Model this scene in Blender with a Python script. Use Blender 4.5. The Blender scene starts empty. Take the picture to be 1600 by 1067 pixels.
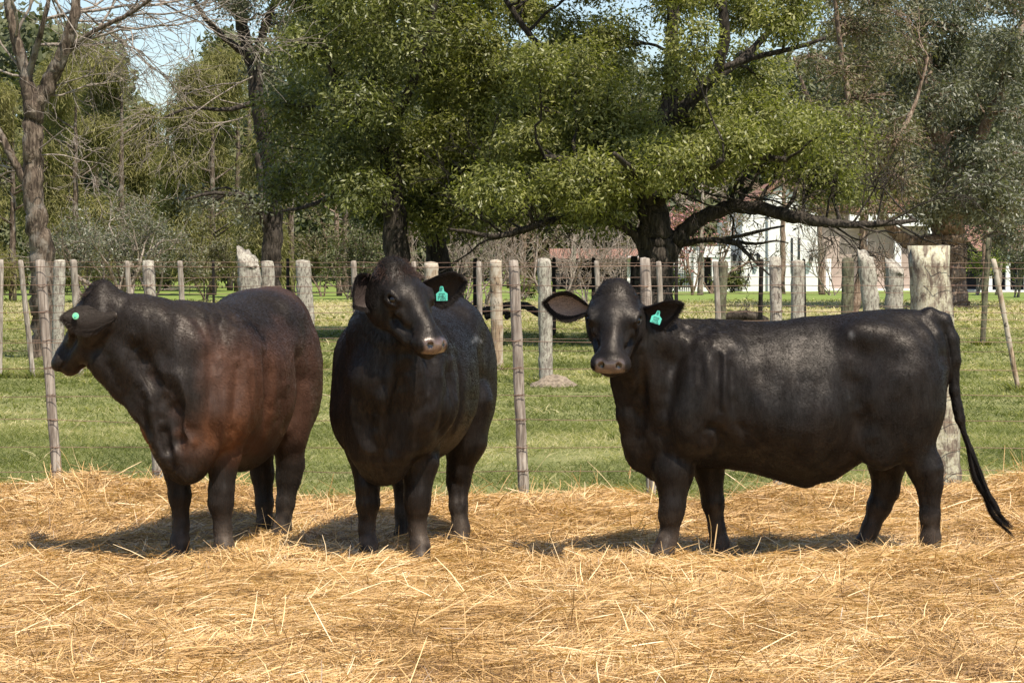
import bpy, bmesh, math, random, os
import numpy as np
from mathutils import Vector, Matrix
R = math.radians
sc = bpy.context.scene
COL = sc.collection

# ------------------------------------------------------------------ camera
F_PX = 3778.0          # focal length in photo pixels (85 mm lens)
CAM_H = 1.6
HZ = 407.0             # horizon row in the photograph
cam_d = bpy.data.cameras.new('camera')
cam = bpy.data.objects.new('camera', cam_d)
COL.objects.link(cam)
cam.location = (0, 0, CAM_H)
cam.rotation_euler = (R(90), 0, 0)
cam_d.sensor_width = 36
cam_d.lens = F_PX / 1600 * 36
cam_d.shift_y = -(533.5 - HZ) / 1600
cam_d.clip_end = 3000
sc.camera = cam

# ------------------------------------------------------------------ sky and sun
SUN_DIR = Vector((0.38, -0.56, 1.20)).normalized()   # towards the sun
sun_el = math.asin(SUN_DIR.z)
sun_az = math.atan2(SUN_DIR.x, SUN_DIR.y)
world = bpy.data.worlds.new('World')
sc.world = world
world.use_nodes = True
wn = world.node_tree
wn.nodes.clear()
sky = wn.nodes.new('ShaderNodeTexSky')
sky.sky_type = 'NISHITA'
sky.sun_disc = False
sky.sun_elevation = sun_el
sky.sun_rotation = sun_az
sky.air_density = 1.0
sky.dust_density = 1.0
sky.ozone_density = 1.2
bg = wn.nodes.new('ShaderNodeBackground')
bg.inputs[1].default_value = 0.10
wo = wn.nodes.new('ShaderNodeOutputWorld')
wn.links.new(sky.outputs[0], bg.inputs[0])
wn.links.new(bg.outputs[0], wo.inputs[0])
sun_d = bpy.data.lights.new('sun', 'SUN')
sun = bpy.data.objects.new('sun', sun_d)
COL.objects.link(sun)
sun_d.energy = 4.6
sun_d.angle = R(0.53)
sun_d.color = (1.0, 0.92, 0.80)
sun.rotation_euler = SUN_DIR.to_track_quat('Z', 'Y').to_euler()
sun.location = (20, -20, 40)
sc.view_settings.view_transform = 'Standard'
sc.view_settings.look = 'None'
sc.view_settings.exposure = 0.84
sc.view_settings.gamma = 1.0
sc.view_settings.use_curve_mapping = False
sc.cycles.max_bounces = 5
sc.cycles.diffuse_bounces = 3
sc.cycles.glossy_bounces = 2
sc.cycles.transmission_bounces = 2
sc.cycles.transparent_max_bounces = 6
sc.cycles.use_denoising = True

# ------------------------------------------------------------------ helpers
def W(px, py, D):
    return np.array([(px - 800.0) * D / F_PX, D, CAM_H - (py - HZ) * D / F_PX])
def Dof(py):
    """distance of the ground point seen at this photo row"""
    return F_PX * CAM_H / (py - HZ)

def props(o, label=None, cat=None, group=None, kind=None):
    if label: o['label'] = label
    if cat: o['category'] = cat
    if group: o['group'] = group
    if kind: o['kind'] = kind
    return o
def mesh_np(name, V, Fq, mat, parent=None, smooth=False, attrs=None, mats=None, midx=None):
    """V (n,3), Fq (m,k) k=3 or 4 (or a list of such arrays)"""
    me = bpy.data.meshes.new(name)
    V = np.asarray(V, dtype=np.float32)
    Fl = Fq if isinstance(Fq, list) else [Fq]
    Fl = [np.asarray(f, dtype=np.int32) for f in Fl if len(f)]
    nl = sum(f.size for f in Fl); nf = sum(len(f) for f in Fl)
    me.vertices.add(len(V)); me.loops.add(nl); me.polygons.add(nf)
    me.vertices.foreach_set('co', V.ravel())
    me.loops.foreach_set('vertex_index', np.concatenate([f.ravel() for f in Fl]))
    st = []; p = 0
    for f in Fl:
        st.append(p + np.arange(len(f)) * f.shape[1]); p += f.size
    me.polygons.foreach_set('loop_start', np.concatenate(st).astype(np.int32))
    if smooth:
        me.polygons.foreach_set('use_smooth', np.ones(nf, dtype=bool))
    else:
        me.polygons.foreach_set('use_smooth', np.zeros(nf, dtype=bool))
    if attrs:
        for k, a in attrs.items():
            a = np.asarray(a, dtype=np.float32)
            if a.ndim == 2:
                at = me.attributes.new(k, 'FLOAT_COLOR', 'POINT')
                if a.shape[1] == 3: a = np.concatenate([a, np.ones((len(a), 1), np.float32)], 1)
                at.data.foreach_set('color', a.ravel())
            else:
                at = me.attributes.new(k, 'FLOAT', 'POINT'); at.data.foreach_set('value', a)
    for m in (mats or [mat]): me.materials.append(m)
    if midx is not None: me.polygons.foreach_set('material_index', np.asarray(midx, dtype=np.int32))
    me.update(calc_edges=True)
    me.validate()
    o = bpy.data.objects.new(name, me)
    COL.objects.link(o)
    if parent: o.parent = parent
    return o
def empty(name, loc=(0, 0, 0), rz=0.0):
    o = bpy.data.objects.new(name, None)
    o.empty_display_size = .2
    o.location = tuple(float(v) for v in loc); o.rotation_euler = (0, 0, rz)
    COL.objects.link(o)
    return o
def tube_np(P, r, sides=8, twist=0.0, cap=True, rough=0.0, rng=None, squash=None):
    """tapered tube along polyline P with radii r -> V, quads, tris"""
    P = np.asarray(P, float); r = np.asarray(r, float) * np.ones(len(P))
    T = np.gradient(P, axis=0)
    T /= np.linalg.norm(T, axis=1)[:, None] + 1e-9
    up = np.array([0, 0, 1.0]) if abs(T[0][2]) < .9 else np.array([1.0, 0, 0])
    n = np.cross(T[0], up); n /= np.linalg.norm(n)
    V = []
    a = np.arange(sides) / sides * 2 * np.pi
    for i in range(len(P)):
        n = n - T[i] * np.dot(n, T[i]); n /= np.linalg.norm(n) + 1e-9
        b = np.cross(T[i], n)
        rr = r[i]
        if rough and rng is not None: rr = r[i] * (1 + rough * rng.uniform(-1, 1, sides))
        V.append(P[i] + (np.cos(a + twist * i) * rr)[:, None] * n + (np.sin(a + twist * i) * rr)[:, None] * b)
    V = np.concatenate(V)
    k = len(P)
    i = np.arange(k - 1)[:, None] * sides; j = np.arange(sides)[None]; j2 = (j + 1) % sides
    Q = np.stack([i + j, i + j2, i + sides + j2, i + sides + j], -1).reshape(-1, 4)
    Tn = np.zeros((0, 3), int)
    if cap:
        c = len(V); V = np.concatenate([V, [P[-1] + T[-1] * r[-1] * .4], [P[0] - T[0] * r[0] * .2]])
        jj = np.arange(sides)
        t1 = np.stack([(k - 1) * sides + jj, (k - 1) * sides + (jj + 1) % sides, np.full(sides, c)], -1)
        t2 = np.stack([(jj + 1) % sides, jj, np.full(sides, c + 1)], -1)
        Tn = np.concatenate([t1, t2])
    return V, Q, Tn
class Acc:
    """collects pieces of ONE mesh"""
    def __init__(s): s.V = []; s.Q = []; s.T = []; s.n = 0; s.A = []
    def add(s, V, Q=None, T=None, val=None):
        s.V.append(V)
        if Q is not None and len(Q): s.Q.append(np.asarray(Q) + s.n)
        if T is not None and len(T): s.T.append(np.asarray(T) + s.n)
        if val is not None: s.A.append(np.broadcast_to(np.asarray(val, float), (len(V),) if np.ndim(val) < 2 else np.shape(val)))
        s.n += len(V)
    def build(s, name, mat, parent=None, smooth=True, attr='val'):
        F = []
        if s.Q: F.append(np.concatenate(s.Q))
        if s.T: F.append(np.concatenate(s.T))
        at = {attr: np.concatenate(s.A)} if s.A else None
        return mesh_np(name, np.concatenate(s.V), F, mat, parent, smooth, at)

def mat_new(name):
    m = bpy.data.materials.new(name); m.use_nodes = True
    nt = m.node_tree; nt.nodes.clear()
    out = nt.nodes.new('ShaderNodeOutputMaterial')
    b = nt.nodes.new('ShaderNodeBsdfPrincipled')
    nt.links.new(b.outputs[0], out.inputs[0])
    return m, nt, b
def N(nt, t, **kw):
    n = nt.nodes.new(t)
    for k, v in kw.items():
        if k.startswith('i_'):
            k2 = k[2:]
            k2 = int(k2) if k2.isdigit() else k2.replace('_', ' ')
            n.inputs[k2].default_value = v
        else: setattr(n, k, v)
    return n
def ramp(nt, fac, stops, mode='LINEAR'):
    r = nt.nodes.new('ShaderNodeValToRGB'); r.color_ramp.interpolation = mode
    e = r.color_ramp.elements
    while len(e) > 1: e.remove(e[0])
    e[0].position = stops[0][0]; e[0].color = (*stops[0][1], 1)
    for p, c in stops[1:]:
        x = e.new(p); x.color = (*c, 1)
    nt.links.new(fac, r.inputs[0])
    return r.outputs[0]
def mixc(nt, fac, a, b, mode='MIX'):
    m = nt.nodes.new('ShaderNodeMix'); m.data_type = 'RGBA'; m.blend_type = mode
    for s, v in ((m.inputs[0], fac), (m.inputs[6], a), (m.inputs[7], b)):
        if isinstance(v, (int, float)): s.default_value = v
        elif isinstance(v, tuple): s.default_value = (*v, 1)
        else: nt.links.new(v, s)
    return m.outputs[2]
def noise(nt, scale, detail=4, vec=None, rough=.55, map_scale=None, dist=0.0):
    n = N(nt, 'ShaderNodeTexNoise'); n.inputs['Scale'].default_value = scale
    n.inputs['Detail'].default_value = detail; n.inputs['Roughness'].default_value = rough
    n.inputs['Distortion'].default_value = dist
    if vec is None:
        vec = N(nt, 'ShaderNodeNewGeometry').outputs['Position']
    if map_scale:
        mp = N(nt, 'ShaderNodeMapping'); mp.inputs['Scale'].default_value = map_scale
        nt.links.new(vec, mp.inputs[0]); vec = mp.outputs[0]
    nt.links.new(vec, n.inputs['Vector'])
    return n.outputs[0]
def bump(nt, b, h, strength=.4, dist=.02):
    n = N(nt, 'ShaderNodeBump'); n.inputs['Strength'].default_value = strength
    n.inputs['Distance'].default_value = dist
    nt.links.new(h, n.inputs['Height']); nt.links.new(n.outputs[0], b.inputs['Normal'])
    return n

def vnoise(P, scale, seed=0):
    """cheap smooth value noise, P (n,3) or (n,2) -> (n,) in -1..1"""
    rng = np.random.default_rng(seed)
    tab = rng.uniform(-1, 1, 4096)
    P = np.asarray(P, float) / scale + 1000.5
    d = P.shape[1]
    i = np.floor(P).astype(np.int64); f = P - i; f = f * f * (3 - 2 * f)
    pr = (73856093, 19349663, 83492791)
    out = 0
    for c in range(2 ** d):
        h = 0; w = 1
        for k in range(d):
            b = (c >> k) & 1
            h = h ^ ((i[:, k] + b) * pr[k]); w = w * (f[:, k] if b else 1 - f[:, k])
        out = out + w * tab[h & 4095]
    return out
SQ = 1.0
# ------------------------------------------------------------------ implicit modelling (for the cattle)
class SDF:
    def __init__(s, lo, hi, h):
        s.lo = np.array(lo, float); s.h = h
        s.n = (np.ceil((np.array(hi) - s.lo) / h)).astype(int) + 1
        s.D = np.full(s.n, 0.6, np.float32)
        s.ax = [s.lo[k] + np.arange(s.n[k]) * h for k in range(3)]
    def _box(s, lo, hi, m):
        a = np.maximum(np.floor((np.array(lo) - m - s.lo) / s.h).astype(int), 0)
        b = np.minimum(np.ceil((np.array(hi) + m - s.lo) / s.h).astype(int) + 1, s.n)
        sl = tuple(slice(a[k], b[k]) for k in range(3))
        X, Y, Z = np.meshgrid(*[s.ax[k][sl[k]] for k in range(3)], indexing='ij')
        return sl, X.astype(np.float32), Y.astype(np.float32), Z.astype(np.float32)
    def _comb(s, sl, d, k, sub):
        A = s.D[sl]
        if sub:
            d = -d                                  # smooth max(A, -d)
            h = np.clip(.5 - .5 * (A - d) / k, 0, 1)
            s.D[sl] = (A * (1 - h) + d * h) + k * h * (1 - h)
        else:
            h = np.clip(.5 + .5 * (A - d) / k, 0, 1)
            s.D[sl] = (A * (1 - h) + d * h) - k * h * (1 - h)
    def cap(s, a, b, ra, rb, k=.04, sq=None, sub=False):
        """tapered capsule; sq=(dir, factor): thickness along dir is multiplied by factor"""
        a = np.array(a, float); b = np.array(b, float)
        r = max(ra, rb) * (max(1, sq[1]) if sq else 1)
        sl, X, Y, Z = s._box(np.minimum(a, b) - r, np.maximum(a, b) + r, k + 3 * s.h)
        px, py, pz = X - a[0], Y - a[1], Z - a[2]
        ab = b - a
        if sq:
            u = np.array(sq[0], float); u /= np.linalg.norm(u); f = 1 / sq[1] - 1
            dp = (px * u[0] + py * u[1] + pz * u[2]) * f
            px = px + dp * u[0]; py = py + dp * u[1]; pz = pz + dp * u[2]
            ab = ab + u * np.dot(ab, u) * f
        t = np.clip((px * ab[0] + py * ab[1] + pz * ab[2]) / (np.dot(ab, ab) + 1e-9), 0, 1)
        d = np.sqrt((px - ab[0] * t) ** 2 + (py - ab[1] * t) ** 2 + (pz - ab[2] * t) ** 2) - (ra + (rb - ra) * t)
        if sq and sq[1] < 1: d = d * (.5 + .5 * sq[1])
        s._comb(sl, d, k, sub)
    def chain(s, pts, k=.04, sq=None, sub=False):
        for p, q in zip(pts[:-1], pts[1:]):
            s.cap(p[0], q[0], p[1], q[1], k, sq, sub)
    def ell(s, c, r, k=.04, ax=None, sub=False):
        c = np.array(c, float); r = np.array(r, float)
        R_ = max(r)
        sl, X, Y, Z = s._box(c - R_, c + R_, k + 3 * s.h)
        X = X - c[0]; Y = Y - c[1]; Z = Z - c[2]
        if ax is not None:
            ax = np.array(ax, float)
            X, Y, Z = [X * ax[i][0] + Y * ax[i][1] + Z * ax[i][2] for i in range(3)]
        k0 = np.sqrt((X / r[0]) ** 2 + (Y / r[1]) ** 2 + (Z / r[2]) ** 2)
        k1 = np.sqrt((X / r[0] ** 2) ** 2 + (Y / r[1] ** 2) ** 2 + (Z / r[2] ** 2) ** 2) + 1e-6
        d = np.where(k0 < 1e-4, -min(r), k0 * (k0 - 1) / k1)
        s._comb(sl, d, k, sub)
    def loft(s, st, k=.05, n=2.3, taper=.10):
        st = np.array(st, float)
        lo = [st[0][0], -st[:, 3].max() * 1.1, st[:, 2].min()]; hi = [st[-1][0], st[:, 3].max() * 1.1, st[:, 1].max()]
        sl, X, Y, Z = s._box(lo, hi, k + 3 * s.h)
        xs = X[:, 0, 0]
        # smooth (cubic) interpolation of the stations
        def interp(col):
            xx = np.linspace(st[0][0], st[-1][0], 400); yy = np.interp(xx, st[:, 0], st[:, col])
            ker = np.hanning(31); ker /= ker.sum()
            yp = np.concatenate([2 * yy[0] - yy[15:0:-1], yy, 2 * yy[-1] - yy[-2:-17:-1]])
            return np.interp(xs, xx, np.convolve(yp, ker, 'valid'))
        top, bot, hw = [interp(c)[:, None, None] for c in (1, 2, 3)]
        c = (top + bot) / 2; hz = (top - bot) / 2; hw = np.maximum(hw, .02)
        v = (Z - c) / hz
        w = hw * (1.04 - (taper + .16) * np.clip(v + .3, 0, 1.3) ** 1.2 - .05 * np.clip(-v - .3, 0, 1))
        nn = np.where(v > 0, n, 2.0)
        q = (np.abs(Y / w) ** nn + np.abs(v) ** nn) ** (1 / nn)
        d = (q - 1) * np.minimum(hw, hz)
        ex = np.maximum(st[0][0] - X, X - st[-1][0])
        d = np.maximum(d, ex)
        s._comb(sl, d, k, False)
    def mesh(s, relax=2):
        D = s.D; ins = D < 0
        h = s.h
        cs = [slice(0, -1), slice(1, None)]
        cnt = np.zeros(tuple(s.n - 1), np.int8)
        for i in (0, 1):
            for j in (0, 1):
                for k in (0, 1): cnt += ins[cs[i], cs[j], cs[k]]
        act = (cnt > 0) & (cnt < 8)
        idx = np.full(act.shape, -1, np.int64); ci = np.argwhere(act); idx[act] = np.arange(len(ci))
        acc = np.zeros((len(ci), 3)); ne = np.zeros(len(ci))
        corners = [(i, j, k) for i in (0, 1) for j in (0, 1) for k in (0, 1)]
        vals = {c: D[ci[:, 0] + c[0], ci[:, 1] + c[1], ci[:, 2] + c[2]].astype(float) for c in corners}
        for c in corners:
            for a in range(3):
                if c[a] == 0:
                    c2 = list(c); c2[a] = 1; c2 = tuple(c2)
                    d0, d1 = vals[c], vals[c2]
                    m = (d0 < 0) != (d1 < 0)
                    t = np.where(m, d0 / np.where(m, d0 - d1, 1), 0)
                    p = np.tile(np.array(c, float), (len(ci), 1)); p[:, a] = t
                    acc += p * m[:, None]; ne += m
        V = s.lo + (ci + acc / ne[:, None]) * h
        Fs = []
        for a in range(3):
            sa = [slice(None)] * 3; sb = [slice(None)] * 3
            sa[a] = slice(0, -1); sb[a] = slice(1, None)
            A = ins[tuple(sa)]; B = ins[tuple(sb)]
            e = np.argwhere(A != B)
            b, c = [(1, 2), (2, 0), (0, 1)][a]
            e = e[(e[:, b] > 0) & (e[:, c] > 0) & (e[:, b] < s.n[b] - 1) & (e[:, c] < s.n[c] - 1)]
            fl = A[e[:, 0], e[:, 1], e[:, 2]]
            def g(db, dc):
                q = e.copy(); q[:, b] += db; q[:, c] += dc
                return idx[q[:, 0], q[:, 1], q[:, 2]]
            q = np.stack([g(-1, -1), g(0, -1), g(0, 0), g(-1, 0)], -1)
            q[~fl] = q[~fl][:, ::-1]
            Fs.append(q)
        Fq = np.concatenate(Fs)
        for _ in range(relax):
            S = np.zeros_like(V); Cn = np.zeros(len(V))
            for i in range(4):
                a_, b_ = Fq[:, i], Fq[:, (i + 1) % 4]
                np.add.at(S, a_, V[b_]); np.add.at(Cn, a_, 1)
                np.add.at(S, b_, V[a_]); np.add.at(Cn, b_, 1)
            V = V * .4 + .6 * S / np.maximum(Cn, 1)[:, None]
        return V, Fq
def vnormals(V, Fq):
    n = np.cross(V[Fq[:, 2]] - V[Fq[:, 0]], V[Fq[:, 3]] - V[Fq[:, 1]])
    out = np.zeros_like(V)
    for i in range(4): np.add.at(out, Fq[:, i], n)
    return out / (np.linalg.norm(out, axis=1)[:, None] + 1e-12)
HC = .008
# ------------------------------------------------------------------ cattle
def nrm(v): v = np.array(v, float); return v / np.linalg.norm(v)
def mat_coat():
    m, nt, b = mat_new('cattle_skin')
    at = N(nt, 'ShaderNodeAttribute', attribute_name='col')
    wet = N(nt, 'ShaderNodeAttribute', attribute_name='wet')
    tc = N(nt, 'ShaderNodeTexCoord').outputs['Object']
    g1 = noise(nt, 300, 3, tc, map_scale=(.5, 1, .14))
    g2 = noise(nt, 14, 4, tc, map_scale=(.6, 1, .8))
    v = N(nt, 'ShaderNodeMapRange'); nt.links.new(g2, v.inputs[0]); v.inputs[1].default_value = .3; v.inputs[2].default_value = .7; v.inputs[3].default_value = .7; v.inputs[4].default_value = 1.35
    mm = N(nt, 'ShaderNodeVectorMath', operation='SCALE'); nt.links.new(at.outputs[0], mm.inputs[0]); nt.links.new(v.outputs[0], mm.inputs['Scale'])
    nt.links.new(mm.outputs[0], b.inputs['Base Color'])
    rr = N(nt, 'ShaderNodeMapRange'); nt.links.new(wet.outputs['Fac'], rr.inputs[0])
    rr.inputs[3].default_value = .47; rr.inputs[4].default_value = .12
    nt.links.new(rr.outputs[0], b.inputs['Roughness'])
    b.inputs['Specular IOR Level'].default_value = .2
    s1 = noise(nt, 210, 4, tc, map_scale=(.5, 1, .10)); s2 = noise(nt, 26, 4, tc, map_scale=(.6, 1, .25), dist=.3)
    k1 = N(nt, 'ShaderNodeMapRange'); nt.links.new(s1, k1.inputs[0]); k1.inputs[1].default_value = .32; k1.inputs[2].default_value = .68; k1.inputs[3].default_value = .6; k1.inputs[4].default_value = 1.4
    k2 = N(nt, 'ShaderNodeMapRange'); nt.links.new(s2, k2.inputs[0]); k2.inputs[1].default_value = .32; k2.inputs[2].default_value = .68; k2.inputs[3].default_value = .55; k2.inputs[4].default_value = 1.45
    m1 = N(nt, 'ShaderNodeMath', operation='MULTIPLY'); nt.links.new(k1.outputs[0], m1.inputs[0]); nt.links.new(k2.outputs[0], m1.inputs[1])
    m2 = N(nt, 'ShaderNodeMath', operation='MULTIPLY'); nt.links.new(m1.outputs[0], m2.inputs[0]); nt.links.new(N(nt, 'ShaderNodeAttribute', attribute_name='spc').outputs['Fac'], m2.inputs[1])
    nt.links.new(m2.outputs[0], b.inputs['Specular IOR Level']); b.inputs['IOR'].default_value = 1.33
    b.inputs['Specular Tint'].default_value = (1, .90, .81, 1)
    g3 = noise(nt, 55, 3, tc, map_scale=(.55, 1, .16), dist=.2)
    sm = N(nt, 'ShaderNodeMath', operation='MULTIPLY_ADD'); nt.links.new(g3, sm.inputs[0]); sm.inputs[1].default_value = 1.6; nt.links.new(g1, sm.inputs[2])
    bump(nt, b, sm.outputs[0], .5, .0022)
    return m
def mat_hair():
    m, nt, b = mat_new('coat_hair')
    at = N(nt, 'ShaderNodeAttribute', attribute_name='col')
    nt.links.new(at.outputs[0], b.inputs['Base Color'])
    b.inputs['Roughness'].default_value = .5
    b.inputs['Specular IOR Level'].default_value = .2
    b.inputs['Specular Tint'].default_value = (1, .90, .81, 1)
    return m
M_SKIN = mat_coat(); M_HAIR = mat_hair()
m, nt, b = mat_new('eye_gloss'); b.inputs['Base Color'].default_value = (.006, .004, .003, 1); b.inputs['Roughness'].default_value = .06; M_EYE = m
m, nt, b = mat_new('tag_plastic'); b.inputs['Base Color'].default_value = (.12, .60, .46, 1); b.inputs['Roughness'].default_value = .35; M_TAG = m
m, nt, b = mat_new('button_plastic'); b.inputs['Base Color'].default_value = (.22, .62, .36, 1); b.inputs['Roughness'].default_value = .4; M_TAG1 = m
m, nt, b = mat_new('tag_ink'); b.inputs['Base Color'].default_value = (.02, .09, .07, 1); b.inputs['Roughness'].default_value = .6; M_INK = m
m, nt, b = mat_new('tag_stud'); b.inputs['Base Color'].default_value = (.04, .28, .22, 1); b.inputs['Roughness'].default_value = .4; M_STUD = m

TORSO = [(-.87, 1.06, .94, .05), (-.84, 1.22, .80, .15), (-.77, 1.315, .70, .22), (-.62, 1.335, .62, .275), (-.40, 1.32, .55, .30),
         (-.22, 1.295, .41, .33), (-.08, 1.28, .318, .355), (.05, 1.268, .355, .362), (.25, 1.255, .415, .36), (.42, 1.265, .44, .335),
         (.58, 1.265, .45, .30), (.70, 1.20, .44, .26), (.82, 1.08, .44, .20), (.92, .92, .56, .12)]

def ear_mesh(base, e1, e2, e3, L=.235, Wd=.066, cup=.036, droop=.02):
    """leaf shaped cupped ear; e1 along, e2 across, e3 towards the open side"""
    ns, ntt = 25, 15
    s = np.linspace(0, 1, ns)[:, None]; t = np.linspace(-1, 1, ntt)[None]
    w = Wd * 1.06 * (np.sin(np.pi * np.clip(s, 0, 1) ** 1.08).clip(0, 1) ** .80) + .027 * (1 - s) ** 1.6 + .004
    cupd = cup * (1 - s * .45)
    V = []; side = []
    for sg, th in ((1, 0.0), (-1, .009)):
        P = (base + e1 * (s * L)[..., None] + e2 * (t * w * (1 - .35 * (1 - s) ** 2))[..., None]
             + e3 * ((cupd * (t ** 2 * (w / Wd)) - droop * s ** 2 - th * (1 - np.abs(t) ** 4) * (1 - s ** 6)) )[..., None]
             + e2 * (-.012 * np.sin(3 * s))[..., None])
        V.append(P.reshape(-1, 3)); side.append(np.full(ns * ntt, sg))
    V = np.concatenate(V); side = np.concatenate(side)
    Q = []
    for i in range(ns - 1):
        for j in range(ntt - 1):
            a = i * ntt + j
            q = [a, a + 1, a + ntt + 1, a + ntt]
            Q.append(q[::-1]); Q.append([x + ns * ntt for x in q])
    o = ns * ntt
    for i in range(ns - 1):
        a = i * ntt; Q.append([a, a + o, a + ntt + o, a + ntt]); a += ntt - 1; Q.append([a + ntt, a + ntt + o, a + o, a])
    for j in range(ntt - 1):
        a = (ns - 1) * ntt + j; Q.append([a + 1, a + 1 + o, a + o, a])
    tt = np.tile(np.abs(np.linspace(-1, 1, ntt)), ns * 2); ss = np.tile(np.repeat(np.linspace(0, 1, ns), ntt), 2)
    return V, np.array(Q), side, tt, ss

def coat_curves(name, parent, P, flow, nor, L, col, rad=.0011, lift=.30, seed=1, jit=.16):
    rng = np.random.default_rng(seed)
    n = len(P)
    fl = flow + rng.normal(0, jit, (n, 3)); fl -= nor * (fl * nor).sum(1)[:, None]
    fl /= np.linalg.norm(fl, axis=1)[:, None] + 1e-9
    L = (L * rng.uniform(.6, 1.25, n))[:, None]
    lf = (lift * rng.uniform(.5, 1.4, n))[:, None]
    p0 = P - nor * .002
    p1 = P + (fl * .5 + nor * lf) * L
    p2 = P + (fl * 1.0 + nor * lf * 1.05) * L
    pts = np.stack([p0, p1, p2], 1).reshape(-1, 3).astype(np.float32)
    hc = bpy.data.hair_curves.new(name)
    hc.add_curves([3] * n)
    hc.points.foreach_set('position', pts.ravel())
    ra = hc.attributes.get('radius') or hc.attributes.new('radius', 'FLOAT', 'POINT')
    ra.data.foreach_set('value', np.tile(np.array([rad, rad * .8, rad * .15], np.float32), n))
    ca = hc.attributes.new('col', 'FLOAT_COLOR', 'CURVE')
    ca.data.foreach_set('color', np.concatenate([col, np.ones((n, 1))], 1).astype(np.float32).ravel())
    hc.materials.append(M_HAIR)
    o = bpy.data.objects.new(name, hc); COL.objects.link(o); o.parent = parent
    return o
def strands(name, parent, paths, rad, col, mat=None):
    """long hair: list of (k,3) paths"""
    hc = bpy.data.hair_curves.new(name)
    hc.add_curves([len(p) for p in paths])
    hc.points.foreach_set('position', np.concatenate(paths).astype(np.float32).ravel())
    ra = hc.attributes.get('radius') or hc.attributes.new('radius', 'FLOAT', 'POINT')
    ra.data.foreach_set('value', np.concatenate([rad * (1 - .75 * np.linspace(0, 1, len(p))) for p in paths]).astype(np.float32))
    ca = hc.attributes.new('col', 'FLOAT_COLOR', 'CURVE')
    ca.data.foreach_set('color', np.tile(np.array([*col, 1], np.float32), len(paths)))
    hc.materials.append(mat or M_HAIR)
    o = bpy.data.objects.new(name, hc); COL.objects.link(o); o.parent = parent
    return o

def text_mesh(body, size):
    cu = bpy.data.curves.new('t', 'FONT'); cu.body = body; cu.size = size; cu.align_x = 'CENTER'; cu.extrude = .0004
    cu.space_line = .82; cu.resolution_u = 2
    o = bpy.data.objects.new('t', cu); COL.objects.link(o)
    dg = bpy.context.evaluated_depsgraph_get(); me = bpy.data.meshes.new_from_object(o.evaluated_get(dg))
    bpy.data.objects.remove(o); bpy.data.curves.remove(cu)
    return me
def ear_tag(parent, pos, xd, zd, text, w=.056, h=.072):
    """flag tag: panel with a neck; xd = across, zd = up, both local"""
    xd = nrm(xd); zd = nrm(np.array(zd) - xd * np.dot(xd, zd)); yd = np.cross(zd, xd)
    prof = [(-.5, 0), (.5, 0), (.52, .48), (.22, .66), (.16, .92), (.10, 1.0), (-.10, 1.0), (-.16, .92), (-.22, .66), (-.52, .48)]
    bm = bmesh.new()
    fr = [bm.verts.new((x * w, -.0012, (z - .93) * h)) for x, z in prof]
    f = bm.faces.new(fr)
    ex = bmesh.ops.extrude_face_region(bm, geom=[f])
    for v in [g for g in ex['geom'] if isinstance(g, bmesh.types.BMVert)]: v.co.y += .0024
    bmesh.ops.recalc_face_normals(bm, faces=bm.faces)
    bmesh.ops.bevel(bm, geom=list(bm.edges), offset=.0006, segments=2, affect='EDGES')
    me = bpy.data.meshes.new('ear_tag'); bm.to_mesh(me); bm.free(); me.materials.append(M_TAG)
    o = bpy.data.objects.new('ear_tag', me); COL.objects.link(o); o.parent = parent
    Mx = Matrix(((xd[0], yd[0], zd[0], pos[0]), (xd[1], yd[1], zd[1], pos[1]), (xd[2], yd[2], zd[2], pos[2]), (0, 0, 0, 1)))
    o.matrix_local = Mx
    tm = text_mesh(text, .0165); tm.materials.clear(); tm.materials.append(M_INK)
    t = bpy.data.objects.new('tag_number', tm); COL.objects.link(t); t.parent = o
    t.rotation_euler = (R(90), 0, 0); t.location = (0, -.0020, -.042)
    bm = bmesh.new(); bmesh.ops.create_cone(bm, cap_ends=True, segments=16, radius1=.0075, radius2=.006, depth=.008)
    me = bpy.data.meshes.new('tag_stud'); bm.to_mesh(me); bm.free(); me.materials.append(M_STUD)
    s = bpy.data.objects.new('tag_stud', me); COL.objects.link(s); s.parent = o
    s.rotation_euler = (R(90), 0, 0); s.location = (0, -.003, -.002)
    return o

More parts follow.
